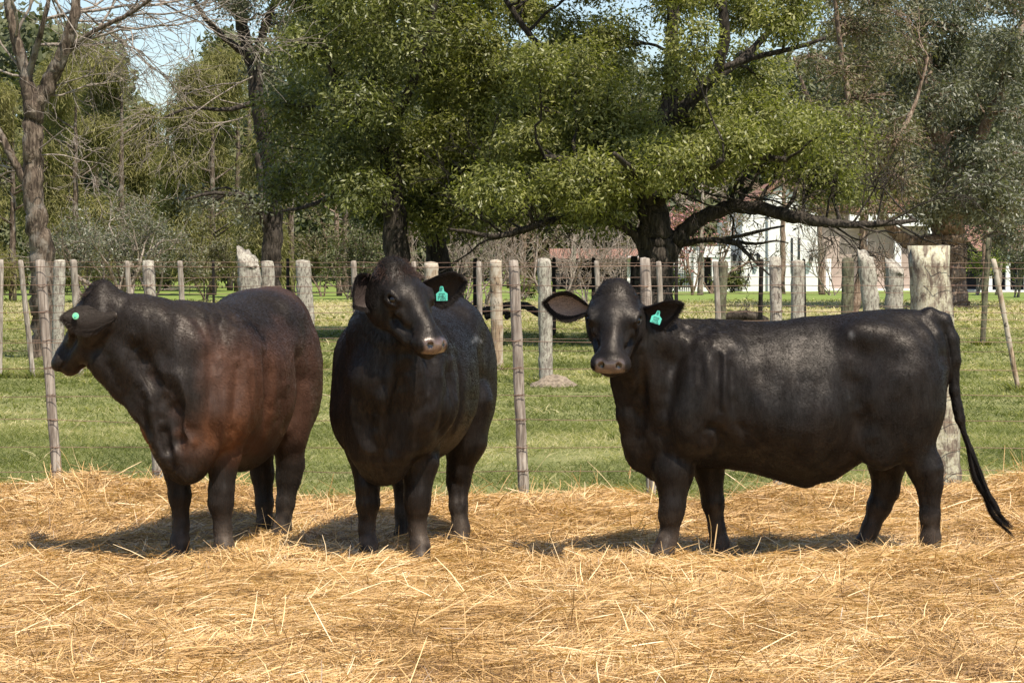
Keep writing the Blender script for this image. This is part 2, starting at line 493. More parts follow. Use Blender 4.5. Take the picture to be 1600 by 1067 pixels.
def make_cow(c):
    o, yaw = np.array([c['org'][0], c['org'][1], 0.0]), c['yaw']
    cy, sy = math.cos(yaw), math.sin(yaw)
    def toL(P):
        P = np.asarray(P, float) - o
        return np.stack([P[..., 0] * cy + P[..., 1] * sy, -P[..., 0] * sy + P[..., 1] * cy, P[..., 2]], -1)
    def vL(v): v = np.asarray(v, float); return nrm([v[0] * cy + v[1] * sy, -v[0] * sy + v[1] * cy, v[2]])
    def L(px, py, D): return toL(W(px, py, D))
    h = c.get('h', .010)
    lo = [-1.12, -.75, -.14]; hi = [1.45, .75, 1.62]
    lo = np.minimum(lo, c.get('lo', lo)); hi = np.maximum(hi, c.get('hi', hi))
    S = SDF(lo, hi, h)
    sx, szc, swd = c.get('sc', (1, 1, 1))
    lift_ = c.get('tuck', 0)
    tor = [(x * sx, t * szc, b * (szc if b > .5 else 1) + lift_ * math.exp(-((x + .22) / .42) ** 2), w * swd * (1 - c.get('slimfront', 0) * min(1, max(0, (x - .4) / .3)))) for x, t, b, w in TORSO]
    S.loft(tor, .05, 2.25, c.get('taper', .10))
    for s in (-1, 1):
        S.ell((.50 * sx, s * .20 * swd, .86 * szc), (.22, .135, .35), .09, [nrm((.95, 0, .3)), (0, 1, 0), nrm((-.3, 0, .95))])      # scapula
        S.ell((.60 * sx, s * .20 * swd, .70 * szc), (.15, .12, .17), .07)                 # point of shoulder
        S.ell((-.595 * sx, s * .17 * swd, .84 * szc), (.225, .15, .36), .08)                # rump and thigh
        S.ell((-.46 * sx, s * .215 * swd, .64 * szc), (.13, .09, .20), .07)                # stifle
        S.ell((-.40 * sx, s * .175 * swd, 1.19 * szc), (.12, .08, .07), .14)                # hip bone
        S.ell((-.74 * sx, s * .10 * swd, 1.13 * szc), (.08, .07, .09), .08)                # pin bone
        S.cap((.33 * sx, s * .405 * swd, 1.05), (.28 * sx, s * .400 * swd, .58), .05, .055, .07, sub=True)   # hollow behind the shoulder
        S.cap((-.27 * sx, s * .375 * swd, 1.02), (-.31 * sx, s * .37 * swd, .58), .055, .06, .08, sub=True) # flank hollow
    S.cap((-.20 * sx, 0, .46 + lift_ * 1.1), (-.42 * sx, 0, .62 + lift_ * .6), .08, .10, .08, ((0, 1, 0), 2.0))            # flank fold
    S.cap((.74 * sx, 0, .58), (.70 * sx, 0, .50), .17 * (1 - c.get('slimfront', 0)), .13 * (1 - c.get('slimfront', 0)), .08, ((0, 1, 0), 1.1))               # brisket
    for leg in c['legs']:
        S.chain([(L(px, py, D), r if r > .1 else r * .9) for px, py, D, r in leg], .03)
    for ch in c['neck']:
        pts, k, sq = ch
        S.chain([(L(px, py, D), r) for px, py, D, r in pts], k, (vL(sq[0]), sq[1]) if sq else None)
    for ch in c.get('creases', []):
        S.chain([(L(px, py, D), r) for px, py, D, r in ch[0]], ch[1], None, True)
    # ---- head
    O = L(*c['head'][:3]); u = vL(c['head'][3]); lf = vL(c['head'][4]); lf = nrm(lf - u * np.dot(u, lf)); w = np.cross(u, lf)
    g = c.get('hs', 1.0)
    gl = c.get('gl', 1.14)
    def H(a, b_, c_): return O + (u * a + lf * b_ * gl + w * c_) * g
    AX = [u, lf, w]
    def he(cx, r, k, sub=False): S.ell(H(*cx), np.array(r) * g * np.array([1, gl if r[1] > .03 else 1, 1]), k * g, AX, sub)
    he((0, 0, 0), (.13, .118, .12), .04)
    he((.08, 0, .045), (.14, .115, .075), .04)
    he((-.05, 0, .085), (.075, .07, .06), .05)
    S.cap(H(.12, 0, .03), H(.36, 0, -.005), .080 * g, .056 * g, .04)
    he((.375, 0, -.035), (.080, .082, .068), .03)
    he((.425, 0, -.018), (.040, .066, .042), .02)
    he((.36, 0, -.088), (.080, .058, .038), .02)
    for s in (-1, 1):
        S.cap(H(.02, s * .075, -.075), H(.30, s * .042, -.085), .062 * g, .040 * g, .04)
        he((.06, s * .078, -.05), (.12, .050, .095), .04)
        S.cap(H(.14, s * .085, .035), H(.24, s * .055, -.02), .03 * g, .028 * g, .03)
        he((.128, s * .094, .056), (.058, .036, .038), .03)
        he((.152, s * .116, .062), (.026, .020, .017), .010, True)
        S.cap(H(.118, s * .112, .086), H(.180, s * .100, .074), .012 * g, .008 * g, .012)
        S.cap(H(.128, s * .124, .036), H(.186, s * .108, .040), .009 * g, .007 * g, .012); S.cap(H(.205, s * .085, .02), H(.215, s * .098, -.03), .010 * g, .008 * g, .02)
        he((.452, s * .040, .0), (.022, .015, .017), .012, True)
        S.cap(H(.455, s * .052, -.012), H(.44, s * .064, .006), .008 * g, .004 * g, .01, sub=True)
        he((.395, s * .055, -.045), (.05, .035, .04), .025)
        S.cap(H(.30, s * .075, -.070), H(.42, s * .066, -.074), .006 * g, .007 * g, .012, sub=True)
        S.cap(H(.20, s * .085, -.03), H(.33, s * .075, -.035), .018 * g, .012 * g, .03, sub=True)
    S.cap(H(.44, -.05, -.072), H(.44, .05, -.072), .006 * g, .006 * g, .01, sub=True)
    if c.get('tail'):
        S.chain([(L(px, py, D), r) for px, py, D, r in c['tail']], .02)
    V, Fq = S.mesh(2)
    nV = vnormals(V, Fq)
    d = 1.0
    # low muscle and skin relief
    am = np.clip((V[:, 2] - .42) / .3, .12, 1) * np.clip((1.0 - (V[:, 0] - .75) / .2), .15, 1)
    rel = (vnoise(V, .17, 5) * .008 + vnoise(V, .08, 6) * .0025) * am
    wr = vnoise(V * np.array([2.4, 2.4, .4]), .09, 9) * .0065 * am
    V = V + nV * (rel + wr * np.clip((V[:, 0] - .15) / .3, 0, 1))[:, None] * np.clip(V[:, 2] / .3, .3, 1)[:, None]
    # folds, creases and muscle edges sculpted on the side they were seen on
    Vw = np.stack([V[:, 0] * cy - V[:, 1] * sy + o[0], V[:, 0] * sy + V[:, 1] * cy + o[1], V[:, 2]], -1)
    nW = np.stack([nV[:, 0] * cy - nV[:, 1] * sy, nV[:, 0] * sy + nV[:, 1] * cy, nV[:, 2]], -1)
    q = np.stack([800 + Vw[:, 0] * F_PX / Vw[:, 1], HZ - (Vw[:, 2] - CAM_H) * F_PX / Vw[:, 1]], -1)
    vis = np.clip(-nW[:, 1] * 2.2 + .25, 0, 1)
    tot = np.zeros(len(V))
    for poly, sg, dp in c.get('sculpt', []):
        poly = np.array(poly, float); dm = np.full(len(V), 1e9)
        for a_, b_ in zip(poly[:-1], poly[1:]):
            ab = b_ - a_; t = np.clip(((q - a_) @ ab) / (ab @ ab), 0, 1)
            wd = 1.0 - .0 * t
            dm = np.minimum(dm, np.linalg.norm(q - a_ - t[:, None] * ab, axis=1))
        e0 = np.minimum(np.linalg.norm(q - poly[0], axis=1), np.linalg.norm(q - poly[-1], axis=1))
        sg2 = sg * 1.7
        along = np.clip(e0 / (sg2 * 1.5), 0, 1) * .75 + .25
        tot -= dp * c.get('sg', 1.15) * np.exp(-(dm / sg2) ** 2) * vis * along * (1 + .2 * vnoise(V, .05, 55))
    V = V + nV * tot[:, None]
    nV = vnormals(V, Fq)
    nb = len(V)
    # ---- colour
    hv = (V - O) / g; hu, hl, hw_ = hv @ u, hv @ lf / gl, hv @ w
    ishead = (hu > -.12) & (np.abs(hl) < .17) & (hw_ > -.17) & (hu < .52) & (hw_ < .2)
    col = c['color'](V, toL)
    pad = ishead * np.clip((hu - .405) / .02, 0, 1) * np.clip((hw_ + .062) / .012, 0, 1) * np.clip((.026 - hw_) / .012, 0, 1) * np.clip((.070 - np.abs(hl)) / .012, 0, 1)
    nost = ishead * (np.linalg.norm((hv - 0) @ np.stack(AX, 1) - np.array([.45, 0, 0]), axis=1) < 0)
    fine = 1 + .25 * vnoise(V, .006, 3)
    padc = np.array(c.get('pad', (.085, .055, .045)))
    col = col * (1 - pad[:, None]) + padc * pad[:, None] * fine[:, None]
    inn = ishead & (np.minimum(np.linalg.norm(np.stack([hu - .447, hl - .040, hw_], -1), axis=1), np.linalg.norm(np.stack([hu - .447, hl + .040, hw_], -1), axis=1)) < .017)
    col[inn] = (.006, .004, .004)
    for sx_, sy_, sr_, sc2 in c.get('spots', []):
        w_ = np.exp(-(((q[:, 0] - sx_) / sr_) ** 2 + ((q[:, 1] - sy_) / (sr_ * 1.3)) ** 2)) * (vis > .2); w_ = (w_ * (.8 + .5 * vnoise(V, .008, 71)))[:, None].clip(0, 1); col = col * (1 - w_) + np.array(sc2) * w_
    dirt = np.clip(.24 - V[:, 2], 0, .18) / .18 * np.clip(.5 + .6 * vnoise(V, .04, 8), 0, 1)
    col = col * (1 - .65 * dirt[:, None]) + np.array([.10, .075, .055]) * .65 * dirt[:, None]
    # ---- ears
    EV = []; EF = []; EC = []; hairP = []; hairN = []; hairF = []; hairC = []; hairL = []
    tips = []
    off = nb
    rng = np.random.default_rng(c['seed'])
    for (px, py, D, e1, e3, prm) in c['ears']:
        e1 = vL(e1); e3 = vL(e3); e3 = nrm(e3 - e1 * np.dot(e1, e3)); e2 = np.cross(e3, e1)
        base = L(px, py, D)
        prm = dict(prm); e_c = prm.pop('inn', None); ev, eq, sd, tt, ss = ear_mesh(base, e1, e2, e3, **prm)
        e_in = np.array(e_c or c.get('ear_in', (.10, .075, .06))); low_ = np.clip(.5 - 9 * ((ev - base - ((ev - base) @ e1)[:, None] * e1)[:, 2]) , 0, 1)[:, None]; cc = np.where((sd > 0)[:, None], (e_in * low_ + np.array([.014, .011, .010]) * (1 - low_)) * (1 - .45 * tt[:, None]) * (.8 + .35 * vnoise(ev, .02, 4)[:, None]), np.array(c.get('ear_out', (.014, .011, .010))))
        EV.append(ev); EF.append(eq + off); EC.append(cc); off += len(ev)
        tips.append((base, e1, e2, e3))
        en = vnormals(ev, eq)
        # hair: backs dense, rims long
        tri = rng.integers(0, len(eq), c.get('earhair', 22000))
        bw = rng.dirichlet((1, 1, 1, 1), len(tri))
        P = (ev[eq[tri]] * bw[..., None]).sum(1); Nn = (en[eq[tri]] * bw[..., None]).sum(1); Nn /= np.linalg.norm(Nn, axis=1)[:, None] + 1e-9
        back = (sd[eq[tri]] < 0).mean(1) > .5; edge = tt[eq[tri]].mean(1) > .72
        keep = back | (edge) | (rng.random(len(tri)) < .35)
        P, Nn, back, edge = P[keep], Nn[keep], back[keep], edge[keep]
        hairP.append(P); hairN.append(Nn)
        hairF.append(np.tile(e1 * .8 + np.array([0, 0, -.25]), (len(P), 1)) + (P - base - ((P - base) @ e1)[:, None] * e1) * 6)
        hairC.append(np.where((back | edge)[:, None], np.array(c.get('ear_out', (.014, .011, .010))), e_in * .8))
        hairL.append(np.where(edge, .034, .016))
    V2 = np.concatenate([V] + EV); C2 = np.concatenate([col] + EC); wet = np.concatenate([pad, np.zeros(len(V2) - nb)])
    root = empty(c['name'], o, yaw)
    props(root, c['label'], c['cat'], c['group'])
    body = mesh_np('body', V2, [Fq] + EF, M_SKIN, root, True, {'col': C2, 'wet': wet, 'spc': .47 + 1.3 * wet})
    # ---- eyes
    for s in (-1, 1):
        bm = bmesh.new(); bmesh.ops.create_uvsphere(bm, u_segments=20, v_segments=14, radius=.0215 * g)
        me = bpy.data.meshes.new('eye'); bm.to_mesh(me); bm.free(); me.materials.append(M_EYE)
        for p in me.polygons: p.use_smooth = True
        e = bpy.data.objects.new('eye', me); COL.objects.link(e); e.parent = root; e.location = tuple(H(.152, s * .104, .058))
    # ---- coat
    fa = V[Fq]; area = np.linalg.norm(np.cross(fa[:, 2] - fa[:, 0], fa[:, 3] - fa[:, 1]), axis=1)
    nh = c.get('hairs', 160000)
    fi = rng.choice(len(Fq), nh, p=area / area.sum())
    bw = rng.dirichlet((1, 1, 1, 1), nh)
    P = (V[Fq[fi]] * bw[..., None]).sum(1); Nn = (nV[Fq[fi]] * bw[..., None]).sum(1); Nn /= np.linalg.norm(Nn, axis=1)[:, None] + 1e-9
    pc = (pad[Fq[fi]].mean(1)); hh = ishead[Fq[fi]].mean(1) > .5; ic = inn[Fq[fi]].mean(1)
    CC = (col[Fq[fi]] * bw[..., None]).sum(1)
    hp = (P - O) / g
    eyed = np.minimum(np.linalg.norm(hp - u * .152 - lf * .112 * gl - w * .062, axis=1), np.linalg.norm(hp - u * .152 + lf * .112 * gl - w * .062, axis=1))
    keep = (pc < .3) & (eyed > .019) & (ic < .1) & (hh | ((P[:, 0] > .55) & (P[:, 2] > .8)) | (rng.random(nh) < .95))
    flow = np.tile(np.array([-.85, 0, -.62]), (nh, 1))
    sw = vnoise(P, .30, 21)
    flow[:, 2] += sw * .45; flow[:, 0] += vnoise(P, .22, 22) * .3
    low = P[:, 2] < .45; flow[low] = (-.15, 0, -1)
    flow[hh] = -u * .4 + w * .2 + lf * 0
    flow[hh] += (lf * 1.0)[None] * (np.sign(hp[hh] @ lf) * np.clip(np.abs(hp[hh] @ lf) * 6, 0, 1))[:, None]
    ln = np.full(nh, c.get('hlen', .013)); hu_, hw2 = hp @ u, hp @ w
    ln[hh] = .010 + .006 * np.clip((.12 - hu_[hh]) / .12, 0, 1)
    poll = hh & (hu_ < .03) & (hw2 > .06); ln[poll] = .032
    top = (P[:, 2] > 1.15) & ~hh & (P[:, 0] > .2); ln[top] = .022
    lift = .24 + .9 * poll
    CC = CC * (1 + .35 * vnoise(P, .012, 31) + .30 * sw)[:, None]
    CC = CC * 1.6
    CC = CC + np.array(c.get('tip', (.006, .0045, .0035))) * (rng.random(nh) < .5)[:, None]
    P, Nn, flow, ln, CC, lift = [a[keep] for a in (P, Nn, flow, ln, CC, lift)]
    P = np.concatenate([P] + hairP); Nn = np.concatenate([Nn] + hairN); flow = np.concatenate([flow] + hairF)
    CC = np.concatenate([CC] + hairC); ln = np.concatenate([ln] + hairL); lift = np.concatenate([lift, np.full(len(ln) - len(lift), .3)])
    coat_curves('coat', root, P, flow, Nn, ln, np.clip(CC, .001, 1), lift=.08, seed=c['seed'], rad=c.get('hrad', .0006))
    # topknot
    paths = []
    for i in range(c.get('knot', 700)):
        a = rng.normal(0, 1, 2); st = H(-.03 + .035 * a[0], .045 * a[1], .125 - .02 * abs(a[1]))
        dr = nrm(u * rng.uniform(-.3, 1.0) + lf * (a[1] * .5 + rng.normal(0, .35)) + w * rng.uniform(.2, 1.0)); Lh = rng.uniform(.03, .065) * g * c.get('kl', 1)
        t = np.linspace(0, 1, 5)[:, None]
        paths.append(st + dr * t * Lh - np.array([0, 0, 1]) * t ** 2 * Lh * rng.uniform(.1, .7))
    strands('topknot', root, paths, .0011, c.get('knotc', (.03, .02, .016)))
    if c.get('switch'):
        S0 = [L(*p) for p in c['switch']]
        S0 = np.array(S0); paths = []
        tt = np.linspace(0, 1, len(S0)); ts = np.linspace(0, 1, 14)
        locks = [(rng.normal(0, 1, 3) * .011, rng.uniform(.66, 1.0), rng.uniform(0, 6)) for _ in range(9)]
        for i in range(1500):
            of, en, ph = locks[i % len(locks)]
            st = rng.uniform(0, .35); e_ = st + (en - st) * rng.uniform(.75, 1)
            q = st + (e_ - st) * ts
            p = np.stack([np.interp(q, tt, S0[:, k]) for k in range(3)], -1)
            wv = np.sin(q * 15 + ph)[:, None] * np.array([1, .3, .3]) * .016 * (q * 1.2)[:, None]
            p = p + of * np.clip(q * 2.6, 0, 1)[:, None] * (1.0 + q * .5)[:, None] * 1.5 + wv + rng.normal(0, .0035, 3) * (1.3 - q)[:, None] + rng.normal(0, .004, 3)
            paths.append(p)
        strands('tail_switch', root, paths, .0012, (.012, .010, .009))
    return root, H, L, vL, tips

def color_black(base=(.0060, .0052, .0047), brown=(.016, .010, .0075), amt=.35):
    def f(V, toL):
        n = vnoise(V, .18, 11) * .6 + vnoise(V, .06, 12) * .4
        t = np.clip(n * amt + .12 + .4 * np.clip((.45 - V[:, 2]) / .4, 0, 1), 0, 1)[:, None]
        return np.array(base) * (1 - t) + np.array(brown) * t
    return f
def color_brown(V, toL):
    n = vnoise(V, .16, 41) * .6 + vnoise(V, .05, 42) * .3
    zt = V[:, 2]; x = V[:, 0]
    blk = np.array([.0145, .0112, .0094]); br = np.array([.060, .031, .021]); org = np.array([.110, .043, .018])
    t = np.clip((1.30 - zt) / .26 + n * .45, 0, 1) * np.clip((zt - .44) / .16 + n * .4, 0, 1)
    t *= np.clip((.86 - x) / .14 + n * .4, 0, 1)          # darker neck and face
    t = np.maximum(t, .6 * np.clip((-.25 - x) / .3, 0, 1) * np.clip((zt - .4) / .3, 0, 1))
    g1 = np.exp(-(((x - .68) / .22) ** 2 + ((zt - .62) / .14) ** 2)) + .4 * np.exp(-(((x - .22) / .05) ** 2 + ((zt - .72) / .26) ** 2)) + .35 * np.exp(-(((x - .5) / .25) ** 2 + ((zt - .85) / .15) ** 2))
    g1 = np.clip(g1 * (.75 + .9 * n), 0, 1) * np.clip(t * 1.5, 0, 1)
    c = blk * (1 - t[:, None]) + br * t[:, None]
    return c * (1 - g1[:, None]) + org * g1[:, None]

GRP = 'cattle standing on the straw'
cow3 = dict(name='cow', label='black heifer standing side-on with long hanging tail in front of the thickest post', cat='cow', group=GRP,
    org=(1.578, 13.55), yaw=math.pi, seed=3, sc=(1, 1, 1), h=HC,
    legs=[
        [(1052, 690, 13.42, .13), (1052, 735, 13.40, .112), (1051, 790, 13.36, .074), (1048, 805, 13.36, .070), (1046, 832, 13.36, .052), (1040, 850, 13.34, .058), (1034, 868, 13.32, .066), (1028, 884, 13.30, .07)],
        [(1100, 680, 13.68, .12), (1108, 735, 13.68, .090), (1114, 785, 13.68, .066), (1120, 825, 13.68, .048), (1124, 846, 13.68, .055), (1124, 868, 13.66, .062)],
        [(1408, 600, 13.42, .18), (1418, 675, 13.40, .132), (1446, 735, 13.38, .100), (1452, 756, 13.37, .078), (1453, 805, 13.36, .058), (1454, 840, 13.36, .058), (1453, 868, 13.34, .066)],
        [(1390, 650, 13.66, .15), (1386, 720, 13.68, .108), (1384, 765, 13.68, .082), (1374, 790, 13.68, .072), (1360, 825, 13.68, .052), (1350, 850, 13.68, .055), (1346, 868, 13.66, .060)]],
    neck=[
        ([(1150, 565, 13.55, .20), (1085, 560, 13.52, .175), (1030, 535, 13.44, .14), (985, 505, 13.34, .125)], .07, None),
        ([(1060, 650, 13.52, .20), (1020, 600, 13.44, .155), (985, 550, 13.34, .115), (968, 520, 13.28, .10)], .06, None),
        ([(1030, 715, 13.5, .125), (1008, 705, 13.48, .10), (995, 665, 13.46, .085), (985, 620, 13.42, .07), (970, 585, 13.36, .06)], .05, ((0, 1, 0), .7)),
        ([(966, 600, 13.36, .034), (975, 650, 13.38, .034), (985, 690, 13.42, .035), (1000, 722, 13.45, .04)], .04, ((0, 1, 0), .5))],
    creases=[([(1003, 560, 13.20, .012), (1000, 620, 13.30, .016), (1002, 680, 13.36, .012)], .05)],
    head=(962, 482, 13.22, (-.10, -.74, -.66), (1, -.04, .02)), hs=1.0, gl=1.2,
    ears=[(920, 482, 13.24, (-1, -.10, .06), (.05, -.93, -.35), dict(L=.222, Wd=.066, droop=.05)),
          (1000, 484, 13.26, (1, -.05, -.02), (-.05, -.80, -.55), dict(L=.215, Wd=.070, droop=.06, cup=.045, inn=(.028, .021, .018)))],
    ear_in=(.46, .35, .29),
    tail=[(1452, 494, 13.55, .055), (1474, 502, 13.55, .046), (1487, 530, 13.54, .042), (1490, 565, 13.53, .036), (1491, 610, 13.52, .026), (1500, 655, 13.51, .020), (1510, 690, 13.50, .016)],
    switch=[(1505, 672, 13.50), (1515, 705, 13.50), (1526, 750, 13.49), (1545, 785, 13.47), (1562, 812, 13.46), (1586, 838, 13.45)],
    sculpt=[([(1124, 548), (1122, 600), (1124, 650)], 4, .010), ([(1132, 545), (1131, 645)], 4, -.010), ([(1142, 560), (1144, 620), (1152, 660), (1168, 680)], 5, .012),
        ([(1100, 678), (1110, 668), (1121, 672), (1129, 688), (1127, 702)], 5, .016), ([(1112, 690), (1108, 712)], 8, -.010),
        ([(1328, 560), (1330, 590), (1340, 628), (1350, 662), (1368, 682)], 14, .024),
        ([(1436, 492), (1456, 513), (1470, 532), (1476, 566)], 4, .016), ([(1070, 528), (1050, 580), (1040, 640), (1046, 700)], 8, .014), ([(1003, 540), (1004, 590), (1000, 640)], 6, .012),
        ([(1085, 560), (1090, 620), (1080, 670)], 18, -.014), ([(1000, 655), (1015, 700)], 8, -.008), ([(1400, 560), (1420, 620)], 26, -.016), ([(1200, 600), (1270, 620)], 30, -.010),
        ([(1190, 560), (1186, 640)], 9, .006), ([(1222, 570), (1218, 650)], 9, .006), ([(1256, 575), (1254, 650)], 9, .006), ([(1448, 700), (1440, 740), (1450, 800)], 5, .008), ([(1470, 700), (1466, 745)], 5, -.008)],
    spots=[(1330, 523, 4, (.12, .115, .11))],
    kl=.6, knot=500,
    color=color_black(), pad=(.080, .058, .050))
_f2 = (-.24, -.97)
cow2 = dict(name='cow', label='black heifer facing forward with turned head, standing between the other two cattle', cat='cow', group=GRP,
    org=(-.535, 13.89), yaw=math.atan2(_f2[1], _f2[0]), seed=2, sc=(1.0, 1.045, .925), h=HC, taper=-.10, tuck=.13, slimfront=.05,
    legs=[
        [(556, 650, 13.45, .13), (566, 705, 13.42, .092), (574, 760, 13.38, .070), (575, 785, 13.38, .068), (573, 825, 13.38, .047), (576, 850, 13.36, .052), (577, 876, 13.32, .062)],
        [(655, 660, 13.42, .13), (655, 720, 13.38, .105), (652, 775, 13.34, .078), (652, 790, 13.34, .072), (652, 825, 13.34, .050), (656, 852, 13.32, .056), (657, 878, 13.28, .066)],
        [(720, 630, 14.25, .19), (726, 690, 14.25, .125), (718, 735, 14.25, .080), (716, 752, 14.26, .074), (716, 790, 14.22, .056), (720, 825, 14.2, .054), (720, 850, 14.16, .060)],
        [(640, 640, 14.35, .17), (632, 700, 14.4, .10), (630, 750, 14.4, .070), (630, 800, 14.38, .050), (630, 835, 14.36, .054), (630, 850, 14.32, .058)]],
    neck=[
        ([(610, 560, 13.35, .25), (605, 520, 13.18, .20), (612, 482, 13.05, .15)], .08, None),
        ([(600, 640, 13.2, .21), (603, 590, 13.1, .18), (615, 535, 13.02, .13)], .07, None),
        ([(606, 712, 13.12, .105), (604, 670, 13.05, .09), (608, 620, 13.0, .075), (622, 570, 12.95, .055)], .05, ((1, -.3, 0), .6)),
        ([(572, 640, 13.35, .175), (578, 560, 13.4, .18)], .08, None), ([(665, 630, 13.3, .18), (655, 560, 13.35, .17)], .08, None)],
    creases=[([(634, 580, 12.84, .010), (634, 640, 12.88, .012), (640, 720, 13.0, .012)], .06)],
    head=(614, 452, 12.95, (.52, -.58, -.60), (.74, .66, .04)), hs=1.05, sg=1.5,
    ears=[(585, 440, 12.96, (-.40, -.68, -.58), (.75, -.55, .25), dict(L=.20, Wd=.090, droop=.02, cup=.05, inn=(.06, .042, .036))),
          (655, 447, 13.06, (.96, .20, .0), (.02, -.88, -.42), dict(L=.245, Wd=.084, droop=.05, inn=(.030, .022, .018)))],
    sculpt=[([(640, 560), (630, 600), (616, 650), (606, 725)], 9, .022), ([(655, 590), (660, 640), (650, 690)], 12, -.014), ([(600, 600), (596, 680), (600, 730)], 9, -.012),
        ([(710, 560), (706, 610), (698, 655), (688, 700)], 8, .024), ([(586, 650), (590, 700), (596, 735)], 7, .014), ([(680, 560), (684, 620)], 12, -.010), ([(560, 560), (556, 620)], 14, -.012), ([(700, 500), (690, 540)], 10, .010),
        ([(745, 600), (740, 650)], 10, .012), ([(700, 745), (716, 760), (716, 800)], 4, .007)],
    spots=[(744, 529, 3, (.16, .16, .16)), (752, 533, 2.2, (.14, .14, .14)), (738, 533, 2, (.12, .12, .12))],
    ear_in=(.075, .050, .042),
    color=color_black((.0062, .0052, .0046), (.017, .011, .008), .3), pad=(.10, .066, .052), knot=1300, knotc=(.045, .026, .020))
_f1 = (-.276, -.961)
cow1 = dict(name='cow', label='dark brown heifer with rusty chest, head turned away, round green button in ear', cat='cow', group=GRP,
    org=(-1.59, 13.83), yaw=math.atan2(_f1[1], _f1[0]), seed=1, sc=(.97, 1.08, .93), h=HC, taper=-.08, tuck=.07, slimfront=.18,
    lo=[-1.12, -1.05, -.14],
    legs=[
        [(268, 690, 13.40, .12), (277, 735, 13.42, .080), (281, 775, 13.42, .064), (283, 820, 13.42, .045), (281, 845, 13.40, .052), (279, 872, 13.36, .060)],
        [(350, 660, 13.32, .14), (350, 710, 13.30, .100), (346, 765, 13.28, .072), (345, 785, 13.28, .072), (348, 825, 13.28, .049), (350, 852, 13.26, .055), (350, 878, 13.22, .066)],
        [(442, 610, 14.2, .155), (450, 680, 14.2, .106), (454, 725, 14.22, .086), (451, 745, 14.22, .078), (446, 785, 14.2, .056), (441, 825, 14.18, .053), (438, 850, 14.14, .060)],
        [(400, 650, 14.4, .14), (405, 700, 14.42, .095), (410, 740, 14.44, .072), (413, 785, 14.42, .054), (414, 820, 14.4, .052), (414, 845, 14.36, .058)]],
    neck=[
        ([(330, 560, 13.45, .24), (275, 540, 13.25, .215), (225, 515, 13.15, .175), (185, 495, 13.15, .135)], .08, None),
        ([(290, 640, 13.25, .20), (250, 600, 13.15, .165), (205, 560, 13.12, .12), (170, 530, 13.15, .10)], .07, None),
        ([(305, 700, 13.10, .12), (272, 668, 13.08, .095), (240, 632, 13.08, .085), (202, 600, 13.1, .07), (170, 575, 13.12, .06)], .05, ((.5, -.8, 0), .6)),
        ([(140, 552, 13.14, .065), (168, 566, 13.14, .085), (192, 590, 13.12, .09)], .05, None),
        ([(160, 585, 13.12, .03), (188, 612, 13.10, .034), (217, 642, 13.06, .034), (243, 682, 13.04, .034), (268, 715, 13.04, .04), (292, 737, 13.04, .05)], .04, ((.5, -.8, 0), .6))],
    creases=[([(225, 560, 12.98, .012), (250, 630, 12.96, .018), (262, 700, 12.98, .014)], .05), ([(268, 640, 12.97, .014), (280, 690, 12.98, .016), (288, 720, 12.98, .012)], .045)],
    head=(163, 484, 13.12, (-.65, .34, -.68), (-.46, -.88, 0)), hs=.98,
    ears=[(182, 492, 13.00, (-.93, -.36, -.02), (-.30, .86, -.34), dict(L=.275, Wd=.062, droop=-.01, cup=.028)),
          (150, 470, 13.24, (-.05, 1, -.1), (-.9, -.1, -.3), dict(L=.2, Wd=.06))],
    sculpt=[([(205, 520), (214, 560), (238, 590), (262, 612), (286, 650), (302, 692)], 10, .030), ([(222, 610), (226, 650), (236, 690)], 5, .014), ([(234, 630), (243, 690), (262, 725)], 5, -.014),
        ([(252, 660), (262, 705), (276, 742)], 6, .022), ([(288, 690), (290, 735)], 8, -.012), ([(320, 560), (330, 620)], 18, -.014),
        ([(381, 497), (400, 512), (419, 531)], 5, .020), ([(352, 482), (396, 462), (428, 447)], 7, -.014), ([(372, 560), (370, 640), (366, 690)], 6, .016), ([(388, 560), (390, 670)], 6, -.012), ([(420, 560), (424, 660)], 9, .010),
        ([(240, 480), (252, 560)], 6, .008), ([(262, 490), (270, 560)], 6, -.006), ([(450, 600), (440, 680)], 9, .020), ([(168, 560), (176, 590), (190, 615)], 5, .010), ([(460, 500), (480, 560)], 10, -.010)],
    spots=[(392, 505, 6, (.004, .003, .003)), (402, 514, 6, (.004, .003, .003)), (412, 524, 6, (.004, .003, .003)), (426, 470, 10, (.010, .007, .006)), (345, 500, 9, (.012, .009, .008))],
    ear_in=(.05, .04, .035), ear_out=(.036, .028, .023),
    color=color_brown, pad=(.02, .016, .014), hlen=.018)
